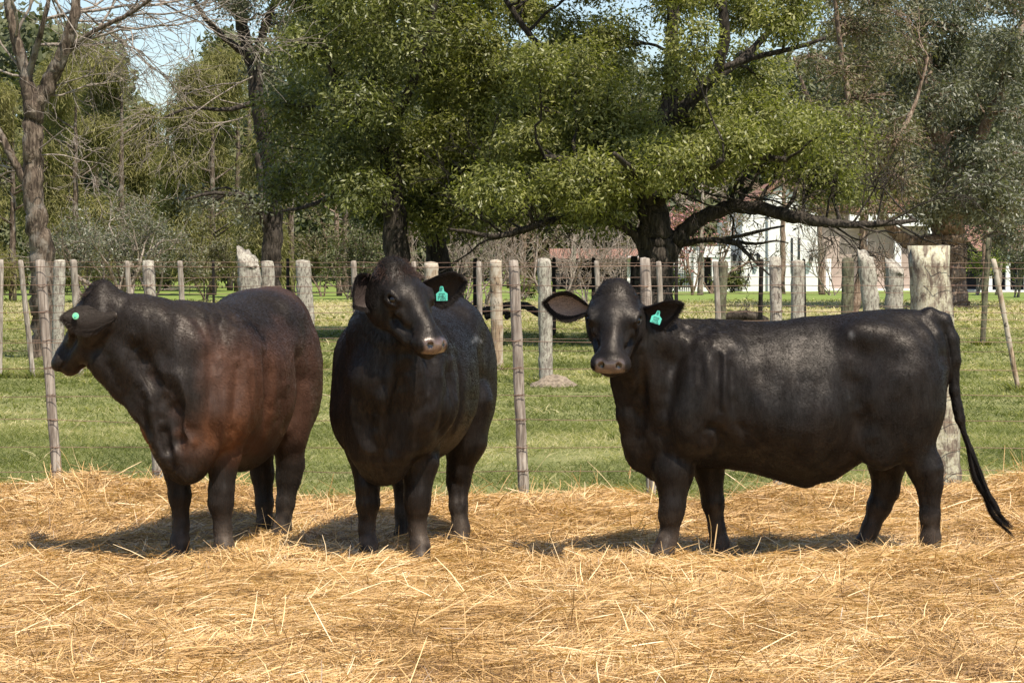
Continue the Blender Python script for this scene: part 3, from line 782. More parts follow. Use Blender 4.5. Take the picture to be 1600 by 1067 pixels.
for _c in (cow1, cow2, cow3):
    root, H, L, vL, tips = make_cow(_c)
    if _c is cow3:
        ear_tag(root, L(1029, 487, 13.10), vL((.93, -.2, -.30)), vL((.30, 0, .95)), '0709\nMFS\n74079')
    if _c is cow2:
        ear_tag(root, L(690, 449, 12.94), vL((1, -.1, .02)), vL((0, -.05, 1)), '0709\n4MBU\n7 4593', w=.060, h=.078)
    if _c is cow1:
        b0, e1, e2, e3 = tips[0]
        bm = bmesh.new(); bmesh.ops.create_cone(bm, cap_ends=True, segments=24, radius1=.019, radius2=.017, depth=.005)
        bmesh.ops.bevel(bm, geom=[e for e in bm.edges if len(e.link_faces) == 2 and e.calc_face_angle() > 1], offset=.0015, segments=2, affect='EDGES')
        me = bpy.data.meshes.new('ear_tag'); bm.to_mesh(me); bm.free(); me.materials.append(M_TAG1)
        t = bpy.data.objects.new('ear_tag', me); COL.objects.link(t); t.parent = root
        p = L(118, 494, 12.895); t.location = tuple(p); t.rotation_euler = Vector(tuple(vL((-.1, -.98, .05)))).to_track_quat('Z', 'Y').to_euler()
        bm = bmesh.new(); bmesh.ops.create_cone(bm, cap_ends=True, segments=16, radius1=.007, radius2=.006, depth=.006)
        me = bpy.data.meshes.new('tag_stud'); bm.to_mesh(me); bm.free(); me.materials.append(M_TAG)
        s = bpy.data.objects.new('tag_stud', me); COL.objects.link(s); s.parent = t; s.location = (0, 0, .003)
# ------------------------------------------------------------------ ground, grass and straw
SZ = -0.085            # true ground under the straw bed
def ground_z(X, Y):
    P = np.stack([np.ravel(X), np.ravel(Y)], -1)
    z = vnoise(P, 2.6, 50) * .018 + vnoise(P, .8, 51) * .008
    far = np.clip((P[:, 1] - 18) / 10, 0, 1)
    return (z * (1 - .3 * far) + SZ * (1 - far) - .012).reshape(np.shape(X))
def straw_h(X, Y):
    """height of the straw bed top"""
    P = np.stack([np.ravel(X), np.ravel(Y)], -1)
    z = vnoise(P, .9, 60) * .034 + vnoise(P, .33, 61) * .034 + vnoise(P, .13, 62) * .018
    y = P[:, 1]
    bank = np.exp(-((y - 15.9) / .7) ** 2) * np.clip(.055 + .02 * np.abs(P[:, 0]) + .09 * vnoise(P, .8, 63), 0, .22)       # raked up against the fence
    bank += np.exp(-((P[:, 0] - 3.1) / .6) ** 2 - ((y - 15.0) / .9) ** 2) * .10
    bank += np.exp(-((P[:, 0] + 2.9) / .6) ** 2 - ((y - 15.6) / .8) ** 2) * .05
    edge = np.clip((16.62 + .35 * vnoise(P[:, :1].repeat(2, 1), .8, 64) + .12 * vnoise(P, .25, 65) - y) / .5, 0, 1)
    near = np.clip((12.2 - y) / 3, 0, 1) * .02
    return (SZ * (1 - edge) - .01 + (z - .01 + bank + near) * edge).reshape(np.shape(X))
def sheet(name, xs, ys, zf, mat, kind='structure'):
    X, Y = np.meshgrid(xs, ys)
    Z = zf(X, Y)
    V = np.stack([X, Y, Z], -1).reshape(-1, 3)
    nx, ny = len(xs), len(ys)
    i = (np.arange(ny - 1)[:, None] * nx + np.arange(nx - 1)[None]).ravel()
    Q = np.stack([i, i + 1, i + nx + 1, i + nx], -1)
    o = mesh_np(name, V, Q, mat, None, True)
    o['kind'] = kind
    return o
# grass field material
m, nt, b = mat_new('meadow')
pos = N(nt, 'ShaderNodeNewGeometry').outputs['Position']
n1 = noise(nt, .22, 4, pos); n2 = noise(nt, 1.6, 5, pos); n3 = noise(nt, 9, 4, pos); n4 = noise(nt, .08, 3, pos, map_scale=(.4, 1, 1))
c1 = ramp(nt, n2, [(.3, (.11, .125, .036)), (.5, (.175, .180, .060)), (.72, (.27, .25, .115))])
c2 = ramp(nt, n3, [(.35, (.065, .080, .022)), (.6, (.19, .185, .080))])
cc = mixc(nt, .45, c1, c2)
sep = N(nt, 'ShaderNodeSeparateXYZ'); nt.links.new(pos, sep.inputs[0])
dry = N(nt, 'ShaderNodeMapRange'); nt.links.new(sep.outputs['Y'], dry.inputs[0])
dry.inputs[1].default_value = 50; dry.inputs[2].default_value = 62
dry2 = N(nt, 'ShaderNodeMapRange'); nt.links.new(sep.outputs['Y'], dry2.inputs[0])
dry2.inputs[1].default_value = 105; dry2.inputs[2].default_value = 92
dm = N(nt, 'ShaderNodeMath', operation='MULTIPLY'); nt.links.new(dry.outputs[0], dm.inputs[0]); nt.links.new(dry2.outputs[0], dm.inputs[1])
dd = N(nt, 'ShaderNodeMath', operation='MULTIPLY'); nt.links.new(dm.outputs[0], dd.inputs[0])
nr = ramp(nt, n1, [(.38, (.15, .15, .15)), (.55, (.9, .9, .9))]); nt.links.new(nr, dd.inputs[1])
cc = mixc(nt, dd.outputs[0], cc, (.34, .28, .15))
lawn = N(nt, 'ShaderNodeMapRange'); nt.links.new(sep.outputs['Y'], lawn.inputs[0]); lawn.inputs[1].default_value = 92; lawn.inputs[2].default_value = 100
cc = mixc(nt, lawn.outputs[0], cc, mixc(nt, n2, (.12, .175, .035), (.19, .23, .06)))
nt.links.new(cc, b.inputs['Base Color']); b.inputs['Roughness'].default_value = .9; b.inputs['Specular IOR Level'].default_value = .15
bump(nt, b, n3, .8, .05)
M_MEADOW = m
sheet('meadow', np.concatenate([np.linspace(-900, -60, 8)[:-1], np.linspace(-60, -12, 20)[:-1], np.linspace(-12, 12, 120)[:-1], np.linspace(12, 60, 20)[:-1], np.linspace(60, 900, 8)]),
      np.concatenate([[-20, 0, 5], np.linspace(8, 40, 130)[:-1], np.linspace(40, 160, 40)[:-1], [160, 300, 600, 1500]]), ground_z, M_MEADOW)
# straw base
m, nt, b = mat_new('straw_bed')
pos = N(nt, 'ShaderNodeNewGeometry').outputs['Position']
a1 = noise(nt, 34, 4, pos, map_scale=(1, .18, 1), dist=.8); a2 = noise(nt, 34, 4, pos, map_scale=(.2, 1, 1), dist=.8)
a3 = noise(nt, 3, 4, pos)
c = mixc(nt, a3, ramp(nt, a1, [(.35, (.10, .055, .018)), (.5, (.30, .18, .065)), (.66, (.52, .34, .14))]), ramp(nt, a2, [(.35, (.08, .045, .016)), (.5, (.26, .155, .055)), (.66, (.50, .34, .15))]))
nt.links.new(c, b.inputs['Base Color']); b.inputs['Roughness'].default_value = .7
bump(nt, b, a1, 1.0, .03)
M_BED = m
sb = sheet('straw_bed', np.linspace(-6, 6, 260), np.linspace(6.5, 17.2, 260), lambda X, Y: straw_h(X, Y) - .012, M_BED, 'structure')

def attr_mat(name, stops, rough=.55, spec=.35, transl=0.0, attr='val'):
    m, nt, b = mat_new(name)
    at = N(nt, 'ShaderNodeAttribute', attribute_name=attr)
    c = ramp(nt, at.outputs['Fac'], stops)
    nt.links.new(c, b.inputs['Base Color']); b.inputs['Roughness'].default_value = rough; b.inputs['Specular IOR Level'].default_value = spec
    if transl:
        tr = N(nt, 'ShaderNodeBsdfTranslucent'); mx = N(nt, 'ShaderNodeMixShader'); mx.inputs[0].default_value = transl
        sc_ = N(nt, 'ShaderNodeVectorMath', operation='MULTIPLY'); sc_.inputs[1].default_value = (1.5, 1.7, .7); nt.links.new(c, sc_.inputs[0])
        nt.links.new(sc_.outputs[0], tr.inputs[0]); nt.links.new(b.outputs[0], mx.inputs[1]); nt.links.new(tr.outputs[0], mx.inputs[2])
        out = [n for n in nt.nodes if n.type == 'OUTPUT_MATERIAL'][0]; nt.links.new(mx.outputs[0], out.inputs[0])
    return m
M_STRAW = attr_mat('straw', [(0, (.15, .078, .027)), (.3, (.41, .242, .088)), (.65, (.61, .39, .168)), (.85, (.71, .49, .25)), (1, (.79, .61, .37))], .42, .5, .12)
def ribbons(P0, dirv, L, w, bend, val, seg=3):
    """flat bent strips: P0 (n,3), dirv (n,3) unit, L,w (n,), bend (n,3) offset at the tip"""
    n = len(P0)
    rng = np.random.default_rng(77)
    side = np.cross(dirv, rng.normal(0, 1, (n, 3)) * .5 + np.array([0, 0, 1])); side /= np.linalg.norm(side, axis=1)[:, None] + 1e-9
    V = []
    for i in range(seg + 1):
        t = i / seg
        c = P0 + dirv * (L * t)[:, None] + bend * t * t
        ww = (w * (.5 if i < seg else .28))[:, None]
        V.append(c - side * ww); V.append(c + side * ww)
    V = np.stack(V, 1).reshape(-1, 3)
    k = 2 * (seg + 1)
    base = (np.arange(n) * k)[:, None]
    Q = np.concatenate([base + np.array([[2 * i, 2 * i + 1, 2 * i + 3, 2 * i + 2]]) for i in range(seg)])
    return V, Q, np.repeat(val, k)
rng = np.random.default_rng(10)
def straw_layer(n, ylo, yhi, lo, hi, wlo, whi, tiltmax, up=0.0, vshift=0.0, seed=0, standing=False):
    rng = np.random.default_rng(seed)
    y = rng.uniform(ylo, yhi, n)
    hwid = .225 * y + .9
    x = rng.uniform(-1, 1, n) * hwid
    z = straw_h(x, y)
    if standing:
        kk = vnoise(np.stack([x, y], -1), .35, 95) > rng.uniform(-.6, .7, n); x, y, z = x[kk], y[kk], z[kk]; n = len(x)
    # flow of the bedding is locally combed
    P2 = np.stack([x, y], -1)
    az = rng.uniform(0, 2 * np.pi, n)
    comb = vnoise(P2, .45, 90) * 3.0
    k = rng.random(n) < .55
    az[k] = comb[k] + rng.normal(0, .45, k.sum())
    el = np.abs(rng.normal(0, tiltmax, n)) if not standing else rng.uniform(.25, 1.25, n)
    d = np.stack([np.cos(az) * np.cos(el), np.sin(az) * np.cos(el), np.sin(el)], -1)
    L = rng.uniform(lo, hi, n) * rng.uniform(.6, 1.2, n); w = rng.uniform(wlo, whi, n)
    P0 = np.stack([x, y, z + rng.uniform(-.012, .015, n) + up], -1)
    if not standing: P0 -= d * (L * .35)[:, None] * np.array([1, 1, .6])
    bend = rng.normal(0, .16, (n, 3)) * L[:, None]; bend[:, 2] = -np.abs(bend[:, 2]) * (.6 if not standing else .9)
    patch = vnoise(P2, .5, 91) * .18 + vnoise(P2, .16, 92) * .12
    val = np.clip(rng.beta(2.2, 2.0, n) + patch + vshift, 0, 1)
    return ribbons(P0, d, L, w, bend, val)
A = Acc()
for a in [(int(132000 * SQ), 7.5, 13.0, .05, .22, .0016, .0042, .16, 0, 0, 1), (int(121000 * SQ), 12.5, 16.9, .06, .26, .002, .005, .20, 0, .02, 2),
          (int(5000 * SQ), 8.0, 16.4, .10, .32, .0028, .0050, .42, .01, .18, 3), (int(16000 * SQ), 8.0, 16.6, .06, .2, .002, .0045, .5, .0, -.45, 5)]:
    V, Q, v = straw_layer(*a); A.add(V, Q, None, v)
V, Q, v = straw_layer(int(3000 * SQ), 14.9, 16.7, .10, .30, .0025, .0055, .3, -.01, .12, 4, True); A.add(V, Q, None, v)
V, Q, v = straw_layer(int(1500 * SQ), 8.5, 14.9, .06, .20, .002, .005, .3, -.01, .1, 6, True); A.add(V, Q, None, v)
# a few long stalks that stick out, as measured on the photo
for (x0, y0, x1, y1, D) in [(372, 745, 300, 688, 16.3), (160, 800, 195, 770, 15.4), (820, 745, 858, 690, 16.4), (690, 762, 745, 725, 16.2), (1100, 815, 1190, 740, 15.9), (1165, 800, 1195, 732, 15.9), (985, 742, 975, 712, 16.2),
                            (1440, 855, 1435, 795, 13.1), (1118, 862, 1110, 812, 13.15), (1575, 745, 1590, 690, 16.2), (1540, 755, 1600, 725, 16.1), (420, 845, 412, 795, 13.6), (130, 660, 40, 740, 16.3), (445, 835, 520, 870, 13.1)]:
    p, q = W(x0, y0, D), W(x1, y1, D)
    for _ in range(2):
        pp = p + rng.normal(0, .02, 3); qq = q + rng.normal(0, .03, 3); dv = qq - pp; Ln = np.linalg.norm(dv)
        V, Q, v = ribbons(pp[None], (dv / Ln)[None], np.array([Ln]), np.array([.006]), rng.normal(0, .02, (1, 3)), np.array([.85])); A.add(V, Q, None, v)
so = A.build('straw', M_STRAW, None, False); so['kind'] = 'stuff'

# grass blades
M_BLADE = attr_mat('grass_blade', [(0, (.080, .095, .024)), (.35, (.155, .170, .050)), (.6, (.235, .235, .085)), (.8, (.36, .32, .155)), (1, (.52, .45, .26))], .6, .3, .35)
def grass_layer(n, ylo, yhi, hlo, hhi, w, seed, band=None):
    rng = np.random.default_rng(seed)
    # uniform in area across the widening view
    u = rng.random(n); y = np.sqrt(ylo ** 2 + u * (yhi ** 2 - ylo ** 2))
    x = rng.uniform(-1, 1, n) * (.225 * y + 1.0)
    z = ground_z(x, y)
    P2 = np.stack([x, y], -1)
    dens = vnoise(P2, 1.5, 70) * .5 + vnoise(P2, .4, 71) * .5
    keep = dens > -.55 + .25 * rng.normal(0, 1, n)
    x, y, z, P2, dens = x[keep], y[keep], z[keep], P2[keep], dens[keep]; n = len(x)
    az = rng.uniform(0, 2 * np.pi, n); el = rng.uniform(.5, 1.5, n)
    d = np.stack([np.cos(az) * np.cos(el), np.sin(az) * np.cos(el), np.sin(el)], -1)
    L = rng.uniform(hlo, hhi, n) * (1 + .6 * dens)
    P0 = np.stack([x, y, z - .004], -1)
    bend = np.stack([np.cos(az), np.sin(az), -rng.uniform(.2, .9, n)], -1) * (L * .45)[:, None]
    val = np.clip(.36 + .34 * vnoise(P2, 2.2, 72) + .30 * vnoise(P2, .5, 73) + rng.normal(0, .18, n), 0, 1)
    far = np.clip((y - 52) / 8, 0, 1) * np.clip((100 - y) / 8, 0, 1)
    val = np.clip(val + far * .28, 0, 1)
    return ribbons(P0, d, L, np.full(n, w) * rng.uniform(.6, 1.3, n), bend, val, 2)
A = Acc()
for a in [(int(130000 * SQ), 16.2, 24, .03, .085, .0045, 1), (int(120000 * SQ), 24, 38, .035, .085, .008, 2), (int(70000 * SQ), 38, 64, .04, .10, .016, 3), (int(26000 * SQ), 60, 98, .05, .16, .03, 4)]:
    V, Q, v = grass_layer(*a); A.add(V, Q, None, v)
V, Q, v = grass_layer(int(7000 * SQ), 15.9, 17.6, .06, .16, .004, 8); A.add(V, Q, None, v)
go = A.build('grass', M_BLADE, None, False); go['kind'] = 'stuff'
# ------------------------------------------------------------------ fences
def mat_wood(name, c0, c1, c2, lichen=None, ls=9, dark=(.03, .022, .016)):
    m, nt, b = mat_new(name)
    tc = N(nt, 'ShaderNodeTexCoord').outputs['Object']
    g1 = noise(nt, 60, 5, tc, map_scale=(1, 1, .08), dist=.6); g2 = noise(nt, 14, 4, tc, map_scale=(1, 1, .35))
    c = ramp(nt, g1, [(.36, c0), (.5, c1), (.66, c2)])
    c = mixc(nt, ramp(nt, g2, [(.35, (0, 0, 0)), (.7, (.7, .7, .7))]), c, c0)
    crack = noise(nt, 38, 3, tc, map_scale=(1, 1, .05), dist=1.2)
    c = mixc(nt, ramp(nt, crack, [(.33, (1, 1, 1)), (.38, (0, 0, 0))]), c, dark)
    if lichen:
        l = noise(nt, ls, 6, tc, rough=.7, dist=.5, map_scale=(1, 1, .45)); l2 = noise(nt, ls * 4, 4, tc)
        k = ramp(nt, l, [(.45, (0, 0, 0)), (.56, (.85, .85, .85))])
        lc = mixc(nt, ramp(nt, l2, [(.4, (0, 0, 0)), (.6, (1, 1, 1))]), lichen[0], lichen[1])
        c = mixc(nt, k, c, lc)
        d = noise(nt, ls * 1.7, 5, tc, rough=.7, map_scale=(1, 1, .6))
        c = mixc(nt, ramp(nt, d, [(.60, (0, 0, 0)), (.64, (.85, .85, .85))]), c, dark)
    nt.links.new(c, b.inputs['Base Color']); b.inputs['Roughness'].default_value = .85; b.inputs['Specular IOR Level'].default_value = .2
    bump(nt, b, g1, .7, .006)
    return m
M_PALE = mat_wood('weathered_wood', (.15, .12, .095), (.32, .272, .222), (.50, .44, .37), None)
M_LICH = mat_wood('lichened_wood', (.12, .10, .08), (.26, .225, .185), (.42, .37, .31), ((.47, .44, .36), (.30, .28, .22)), 26)
M_BIG = mat_wood('old_lichened_wood', (.10, .078, .058), (.20, .16, .12), (.32, .27, .20), ((.52, .50, .38), (.38, .36, .24)), 20, (.085, .06, .045))
M_DARKW = mat_wood('dark_wood', (.010, .009, .008), (.022, .019, .016), (.04, .034, .028))
M_MOSSY = mat_wood('mossy_wood', (.05, .045, .030), (.10, .085, .055), (.16, .14, .09), ((.20, .19, .13), (.12, .12, .06)), 10)
M_BROWN = mat_wood('bare_brown_wood', (.20, .135, .085), (.34, .245, .16), (.46, .36, .25), ((.46, .41, .33), (.4, .34, .26)), 5)
def post_mesh(H, w, lean=(0, 0), seed=0, flat=.85, top='round', taper=.0, holes=0, sides=14, knob=.05, split=0.0):
    """hewn post with worn corners, cracks and an uneven top; base at z=-.25"""
    rng = np.random.default_rng(seed)
    nz = 26
    zs = np.concatenate([[-.25], np.linspace(0, H, nz)])
    a = np.arange(sides) / sides * 2 * np.pi
    sq = rng.uniform(2.4, 3.4)
    prof = (np.abs(np.cos(a)) ** sq + np.abs(np.sin(a)) ** sq) ** (-1 / sq)
    prof *= 1 + rng.uniform(-.09, .07, sides)
    V = []
    wob = np.cumsum(rng.normal(0, .010, len(zs))) * w * 4; wob2 = np.cumsum(rng.normal(0, .008, len(zs))) * w * 3
    for i, z in enumerate(zs):
        t = max(z, 0) / H
        r = w / 2 * (1 + taper * (1 - t)) * (1 + .03 * rng.normal())
        k = 1.0
        if H - z < w * .22 and top == 'round': k = .90
        pr = prof * (1 + knob * rng.uniform(-1, 1, sides) * (.6 if i else 0)) * r * k
        x = np.cos(a) * pr + lean[0] * z + wob[i] * .3; y = np.sin(a) * pr * flat + lean[1] * z + wob2[i] * .3
        V.append(np.stack([x, y, np.full(sides, z)], -1))
    V = np.array(V)
    # uneven top
    if top == 'slant': V[-1, :, 2] += np.cos(a - 2.4) * w * .45; V[-2, :, 2] += np.cos(a - 2.4) * w * .3
    V[-1, :, 2] += rng.uniform(-1, 1, sides) * w * (.06 if top == 'round' else .14 if top == 'slant' else .025)
    if top == 'flat': V[-1, :, :2] = V[-1, :, :2] * .93 + V[-1, :, :2].mean(0) * .07; V[-1, :, 2] += np.cos(a - .4) * w * .04; V[-2, :, 2] += w * .30
    c = V[-1].mean(0) + np.array([0, 0, w * (.10 if top == 'round' else .02)])
    V = np.concatenate([V.reshape(-1, 3), [c]])
    n = len(zs)
    i = np.arange(n - 1)[:, None] * sides; j = np.arange(sides)[None]; j2 = (j + 1) % sides
    Q = np.stack([i + j, i + j2, i + sides + j2, i + sides + j], -1).reshape(-1, 4)
    jj = np.arange(sides); T = np.stack([(n - 1) * sides + jj, (n - 1) * sides + (jj + 1) % sides, np.full(sides, len(V) - 1)], -1)
    return V, Q, T
SEEDP = [100]; BASES = []; NEARP = []
def post(xt, yt, xb, yb, wpx, D, mat, label, group, name='fence_post', **kw):
    """post from photo pixels: top (xt,yt), base (xb,yb)"""
    SEEDP[0] += 1
    gz = 0.0 if D > 25 else SZ
    T_, B_ = W(xt, yt, D), W(xb, yb, D)
    dz = T_[2] - B_[2]; lx = (T_[0] - B_[0]) / dz
    bx = B_[0] + lx * (gz - B_[2])
    H = T_[2] - gz
    BASES.append((bx, D, wpx * D / F_PX))
    V, Q, T = post_mesh(H, wpx * D / F_PX, (lx, kw.pop('ly', 0)), SEEDP[0], **kw)
    o = mesh_np(name, V, [Q, T], mat, None, True)
    o.location = (bx, D, gz)
    if D < 20: NEARP.append((o, lx, gz, wpx * D / F_PX, kw.get('flat', .85)))
    props(o, label, 'fence post' if name == 'fence_post' else 'stake', group)
    return o
D1 = 16.9
G1, G2, G3 = 'posts of the near wire fence', 'posts of the second wire fence', 'posts beyond the second fence'
NEAR = [  # xt, yt, xb, yb, w, mat, label
    (62, 407, 90, 750, 15, M_PALE, 'weathered leaning fence post just behind the turned brown head', {}),
    (231, 408, 248, 765, 18, M_LICH, 'pale post with a bolt hole rising behind the brown heifer back', {}),
    (802, 408, 818, 762, 17, M_PALE, 'slim brown and white weathered post standing alone in the gap between two black heifers', {}),
    (1006, 404, 1018, 775, 17, M_PALE, 'pale slim post whose top shows just over the poll of the side-on heifer', {}),
    (1212, 402, 1218, 775, 18, M_LICH, 'pale slim post rising over the middle of the side-on heifer back', {}),
]
for xt, yt, xb, yb, w, mt, lb, kw in NEAR: post(xt, yt, xb, yb, w, D1, mt, lb, G1, **kw)
post(1455, 386, 1470, 775, 60, D1 - .12, M_BIG, 'thickest fence post, broad flat top, crusted with lichen, behind the heifer tail', G1, flat=.95, top='flat', sides=26, knob=.022, taper=.02)
ROW2 = [
    (93, 407, 90, 555, 18, 37, M_LICH, 'thick lichened post behind the brown heifer ear', {}),
    (386, 401, 396, 560, 36, 34, M_LICH, 'broad pale stump-like post with slanting top above the brown heifer back', dict(top='slant', sides=20)),
    (417, 409, 418, 560, 20, 34.3, M_LICH, 'grey post touching the broad slant-topped one', {}),
    (472, 408, 484, 560, 24, 36, M_LICH, 'blotched post above the brown heifer rump', {}),
    (674, 411, 674, 590, 24, 34, M_BROWN, 'square-topped post showing above the tagged ear of the forward-facing heifer', {}),
    (774, 407, 777, 578, 19, 35, M_BROWN, 'smooth tan post left of the slim near post', {}),
    (851, 405, 854, 600, 23, 31.3, M_LICH, 'thick mottled post rooted in the dirt mound', {}),
    (1131, 409, 1124, 590, 15, 34, M_MOSSY, 'dull brown post leaning against a paler one', {}),
    (1246, 408, 1247, 590, 21, 34, M_LICH, 'mottled post in front of the white house corner', {}),
    (1326, 404, 1323, 590, 19, 36, M_MOSSY, 'dark mossy post in front of the brown wall', {}),
    (1352, 400, 1374, 590, 26, 33, M_LICH, 'blotched post leaning left beside the mossy one', dict(top='slant')),
    (1395, 414, 1398, 590, 26, 34, M_LICH, 'short rotten post with dark cracks left of the thickest post', dict(top='slant', knob=.10)),
]
for xt, yt, xb, yb, w, D, mt, lb, kw in ROW2: post(xt, yt, xb, yb, w, D, mt, lb, G2, **kw)
STK = [
    (3, 406, 0, 590, 7, 33, M_PALE, 'thin pale stake at the edge of the meadow fence, farthest from the house'), (32, 407, 52, 590, 9, 33, M_PALE, 'thin pale stake leaning beside the forked bare tree'),
    (116, 406, 126, 590, 11, 33, M_PALE, 'whitish stake standing behind the brown heifer poll'), (199, 408, 209, 590, 8, 33, M_PALE, 'thin white stake left of the bolt-hole post'),
    (281, 408, 290, 590, 9, 33, M_PALE, 'thin pale stake between the bolt-hole post and the broad stump-like post'), (553, 408, 560, 590, 9, 33, M_PALE, 'thin white stake left of the forward-facing heifer head'),
    (647, 409, 650, 590, 8, 33, M_PALE, 'thin white stake behind the forward-facing heifer topknot'), (749, 409, 752, 590, 9, 33, M_PALE, 'thin white stake left of the smooth tan post'),
    (932, 408, 940, 590, 8, 33, M_PALE, 'thin pale stake above the untagged ear of the side-on heifer'), (1029, 409, 1037, 590, 9, 33, M_PALE, 'thin white stake in front of the dark oak-like trunk'),
    (1117, 409, 1127, 590, 9, 33, M_PALE, 'thin bleached stake leaning across the dull brown post'), (1553, 405, 1592, 612, 9, 29.5, M_BROWN, 'strongly leaning brown stake in the meadow right of the thickest post'),
]
for xt, yt, xb, yb, w, D, mt, lb in STK: post(xt, yt, xb, yb, w, D, mt, lb, 'thin stakes of the second wire fence', 'fence_stake', sides=8, knob=.1)
DRK = [(333, 407, 334, 480, 4, 58, 'thin black stake behind the brown heifer back'), (450, 404, 450, 500, 5, 50, 'black stake between the grey post and the blotched post'), (742, 404, 742, 490, 7, 50, 'black stake beside a thin white one near the low branch'),
       (866, 403, 866, 490, 6, 50, 'black stake close behind the thick mottled post'), (927, 403, 927, 490, 6, 50, 'black stake touching the pale stake above the untagged ear'), (991, 401, 990, 490, 12, 48, 'wide black post left of the pale near post over the poll'),
       (1057, 403, 1057, 478, 6, 60, 'black stake in front of the white gate'), (1190, 405, 1188, 495, 7, 52, 'black stake in front of the white house wall'), (1256, 405, 1257, 490, 5, 52, 'thin black stake edging the mottled post'),
       (1545, 372, 1536, 528, 9, 46, 'tall grey stake at the shaded strip right of the thickest post')]
for xt, yt, xb, yb, w, D, lb in DRK:
    post(xt, yt, xb, yb, w, D, M_DARKW if xt != 1545 else M_MOSSY, lb, G3, 'fence_stake', sides=8, knob=.1)
# longer grass left standing round the post feet
rng = np.random.default_rng(66); A = Acc()
for bx, D, w in BASES:
    n = int(150 + 500 * w) if D > 20 else 90
    a = rng.uniform(0, 2 * np.pi, n); r_ = w * .5 + np.abs(rng.normal(0, .07, n))
    x, y = bx + np.cos(a) * r_ * 1.3, D + np.sin(a) * r_
    az = a + rng.normal(0, .8, n); el = rng.uniform(.9, 1.5, n); d = np.stack([np.cos(az) * np.cos(el), np.sin(az) * np.cos(el), np.sin(el)], -1)
    Lg = rng.uniform(.06, .20, n); P0 = np.stack([x, y, ground_z(x, y)], -1)
    V, Q, v = ribbons(P0, d, Lg, np.full(n, .0035 + .00022 * D), np.stack([np.cos(az), np.sin(az), -np.full(n, .6)], -1) * (Lg * .4)[:, None], np.clip(rng.normal(.45, .25, n), 0, 1), 2); A.add(V, Q, None, v)
# scattered taller tufts and dead stems over the meadow
for k in range(420):
    y = math.sqrt(rng.uniform(17.5 ** 2, 60 ** 2)); x0 = rng.uniform(-1, 1) * (.225 * y + .5); n = int(rng.integers(14, 46)); s_ = rng.uniform(.03, .12)
    x = x0 + rng.normal(0, s_, n); yy = y + rng.normal(0, s_, n); az = rng.uniform(0, 6.28, n); el = rng.uniform(.6, 1.4, n)
    d = np.stack([np.cos(az) * np.cos(el), np.sin(az) * np.cos(el), np.sin(el)], -1); Lg = rng.uniform(.05, .15, n); tone = rng.choice([.2, .35, .75, .9])
    V, Q, v = ribbons(np.stack([x, yy, ground_z(x, yy)], -1), d, Lg, np.full(n, .003 + .00022 * y), np.stack([np.cos(az), np.sin(az), -np.full(n, .6)], -1) * (Lg * .5)[:, None], np.clip(rng.normal(tone, .12, n), 0, 1), 2); A.add(V, Q, None, v)
tf = A.build('grass_tufts', M_BLADE, None, False); tf['kind'] = 'stuff'
# wires
m, nt, b = mat_new('rusty_wire'); nn = noise(nt, 3, 3)
nt.links.new(ramp(nt, nn, [(.35, (.11, .060, .040)), (.65, (.26, .165, .115))]), b.inputs['Base Color']); b.inputs['Roughness'].default_value = .6; b.inputs['Metallic'].default_value = .3; M_WIRE = m
def wire(y_px, D, posts_px, r, label, group, barbed=False, seed=0):
    rng = np.random.default_rng(seed)
    z0 = CAM_H - (y_px - HZ) * D / F_PX
    xs = [(-8.5 * D / 16.9)] + [(p - 800) * D / F_PX for p in posts_px] + [8.5 * D / 16.9]
    P = []
    zk = [z0 + rng.normal(0, .006) for _ in xs]
    for i in range(len(xs) - 1):
        for t in np.linspace(0, 1, 9)[:-1]:
            P.append((xs[i] + (xs[i + 1] - xs[i]) * t, D - .045, zk[i] * (1 - t) + zk[i + 1] * t - .05 * t * (1 - t) * (xs[i + 1] - xs[i]) / 3 + rng.normal(0, .0015)))
    A = Acc(); V, Q, T = tube_np(P, r, 5); A.add(V, Q, T)
    if barbed:
        x = P[0][0]
        Pn = np.array(P)
        while x < P[-1][0]:
            z = np.interp(x, Pn[:, 0], Pn[:, 2]); d = rng.normal(0, 1, 3); d /= np.linalg.norm(d)
            V, Q, T = tube_np([np.array([x, D - .045, z]) - d * .014, np.array([x, D - .045, z]) + d * .014], r * .7, 4); A.add(V, Q, T)
            x += .12
    o = A.build('fence_wire', M_WIRE, None, True); props(o, label, 'fence wire', group)
    return o
ORD = ['topmost', 'second', 'third', 'fourth', 'fifth', 'sixth', 'seventh', 'eighth', 'lowest']
for i, y in enumerate([417, 446, 487, 532, 575, 617, 656, 697, 734]):
    wire(y, D1, [62, 231, 430, 620, 802, 1006, 1212, 1455], .0023, '%s rusty wire of the near fence, running behind the cattle' % ORD[i], 'wires of the near fence', i == 0, i)
for i, y in enumerate([410, 433, 458, 478, 500, 513, 529, 548]):
    wire(y, 33.2, [93, 280, 417, 553, 674, 774, 851, 1029, 1131, 1246, 1352, 1560], .0036, '%s wire of the second fence across the meadow' % (ORD[i] if i < 7 else 'lowest'), 'wires of the second fence', False, 20 + i)
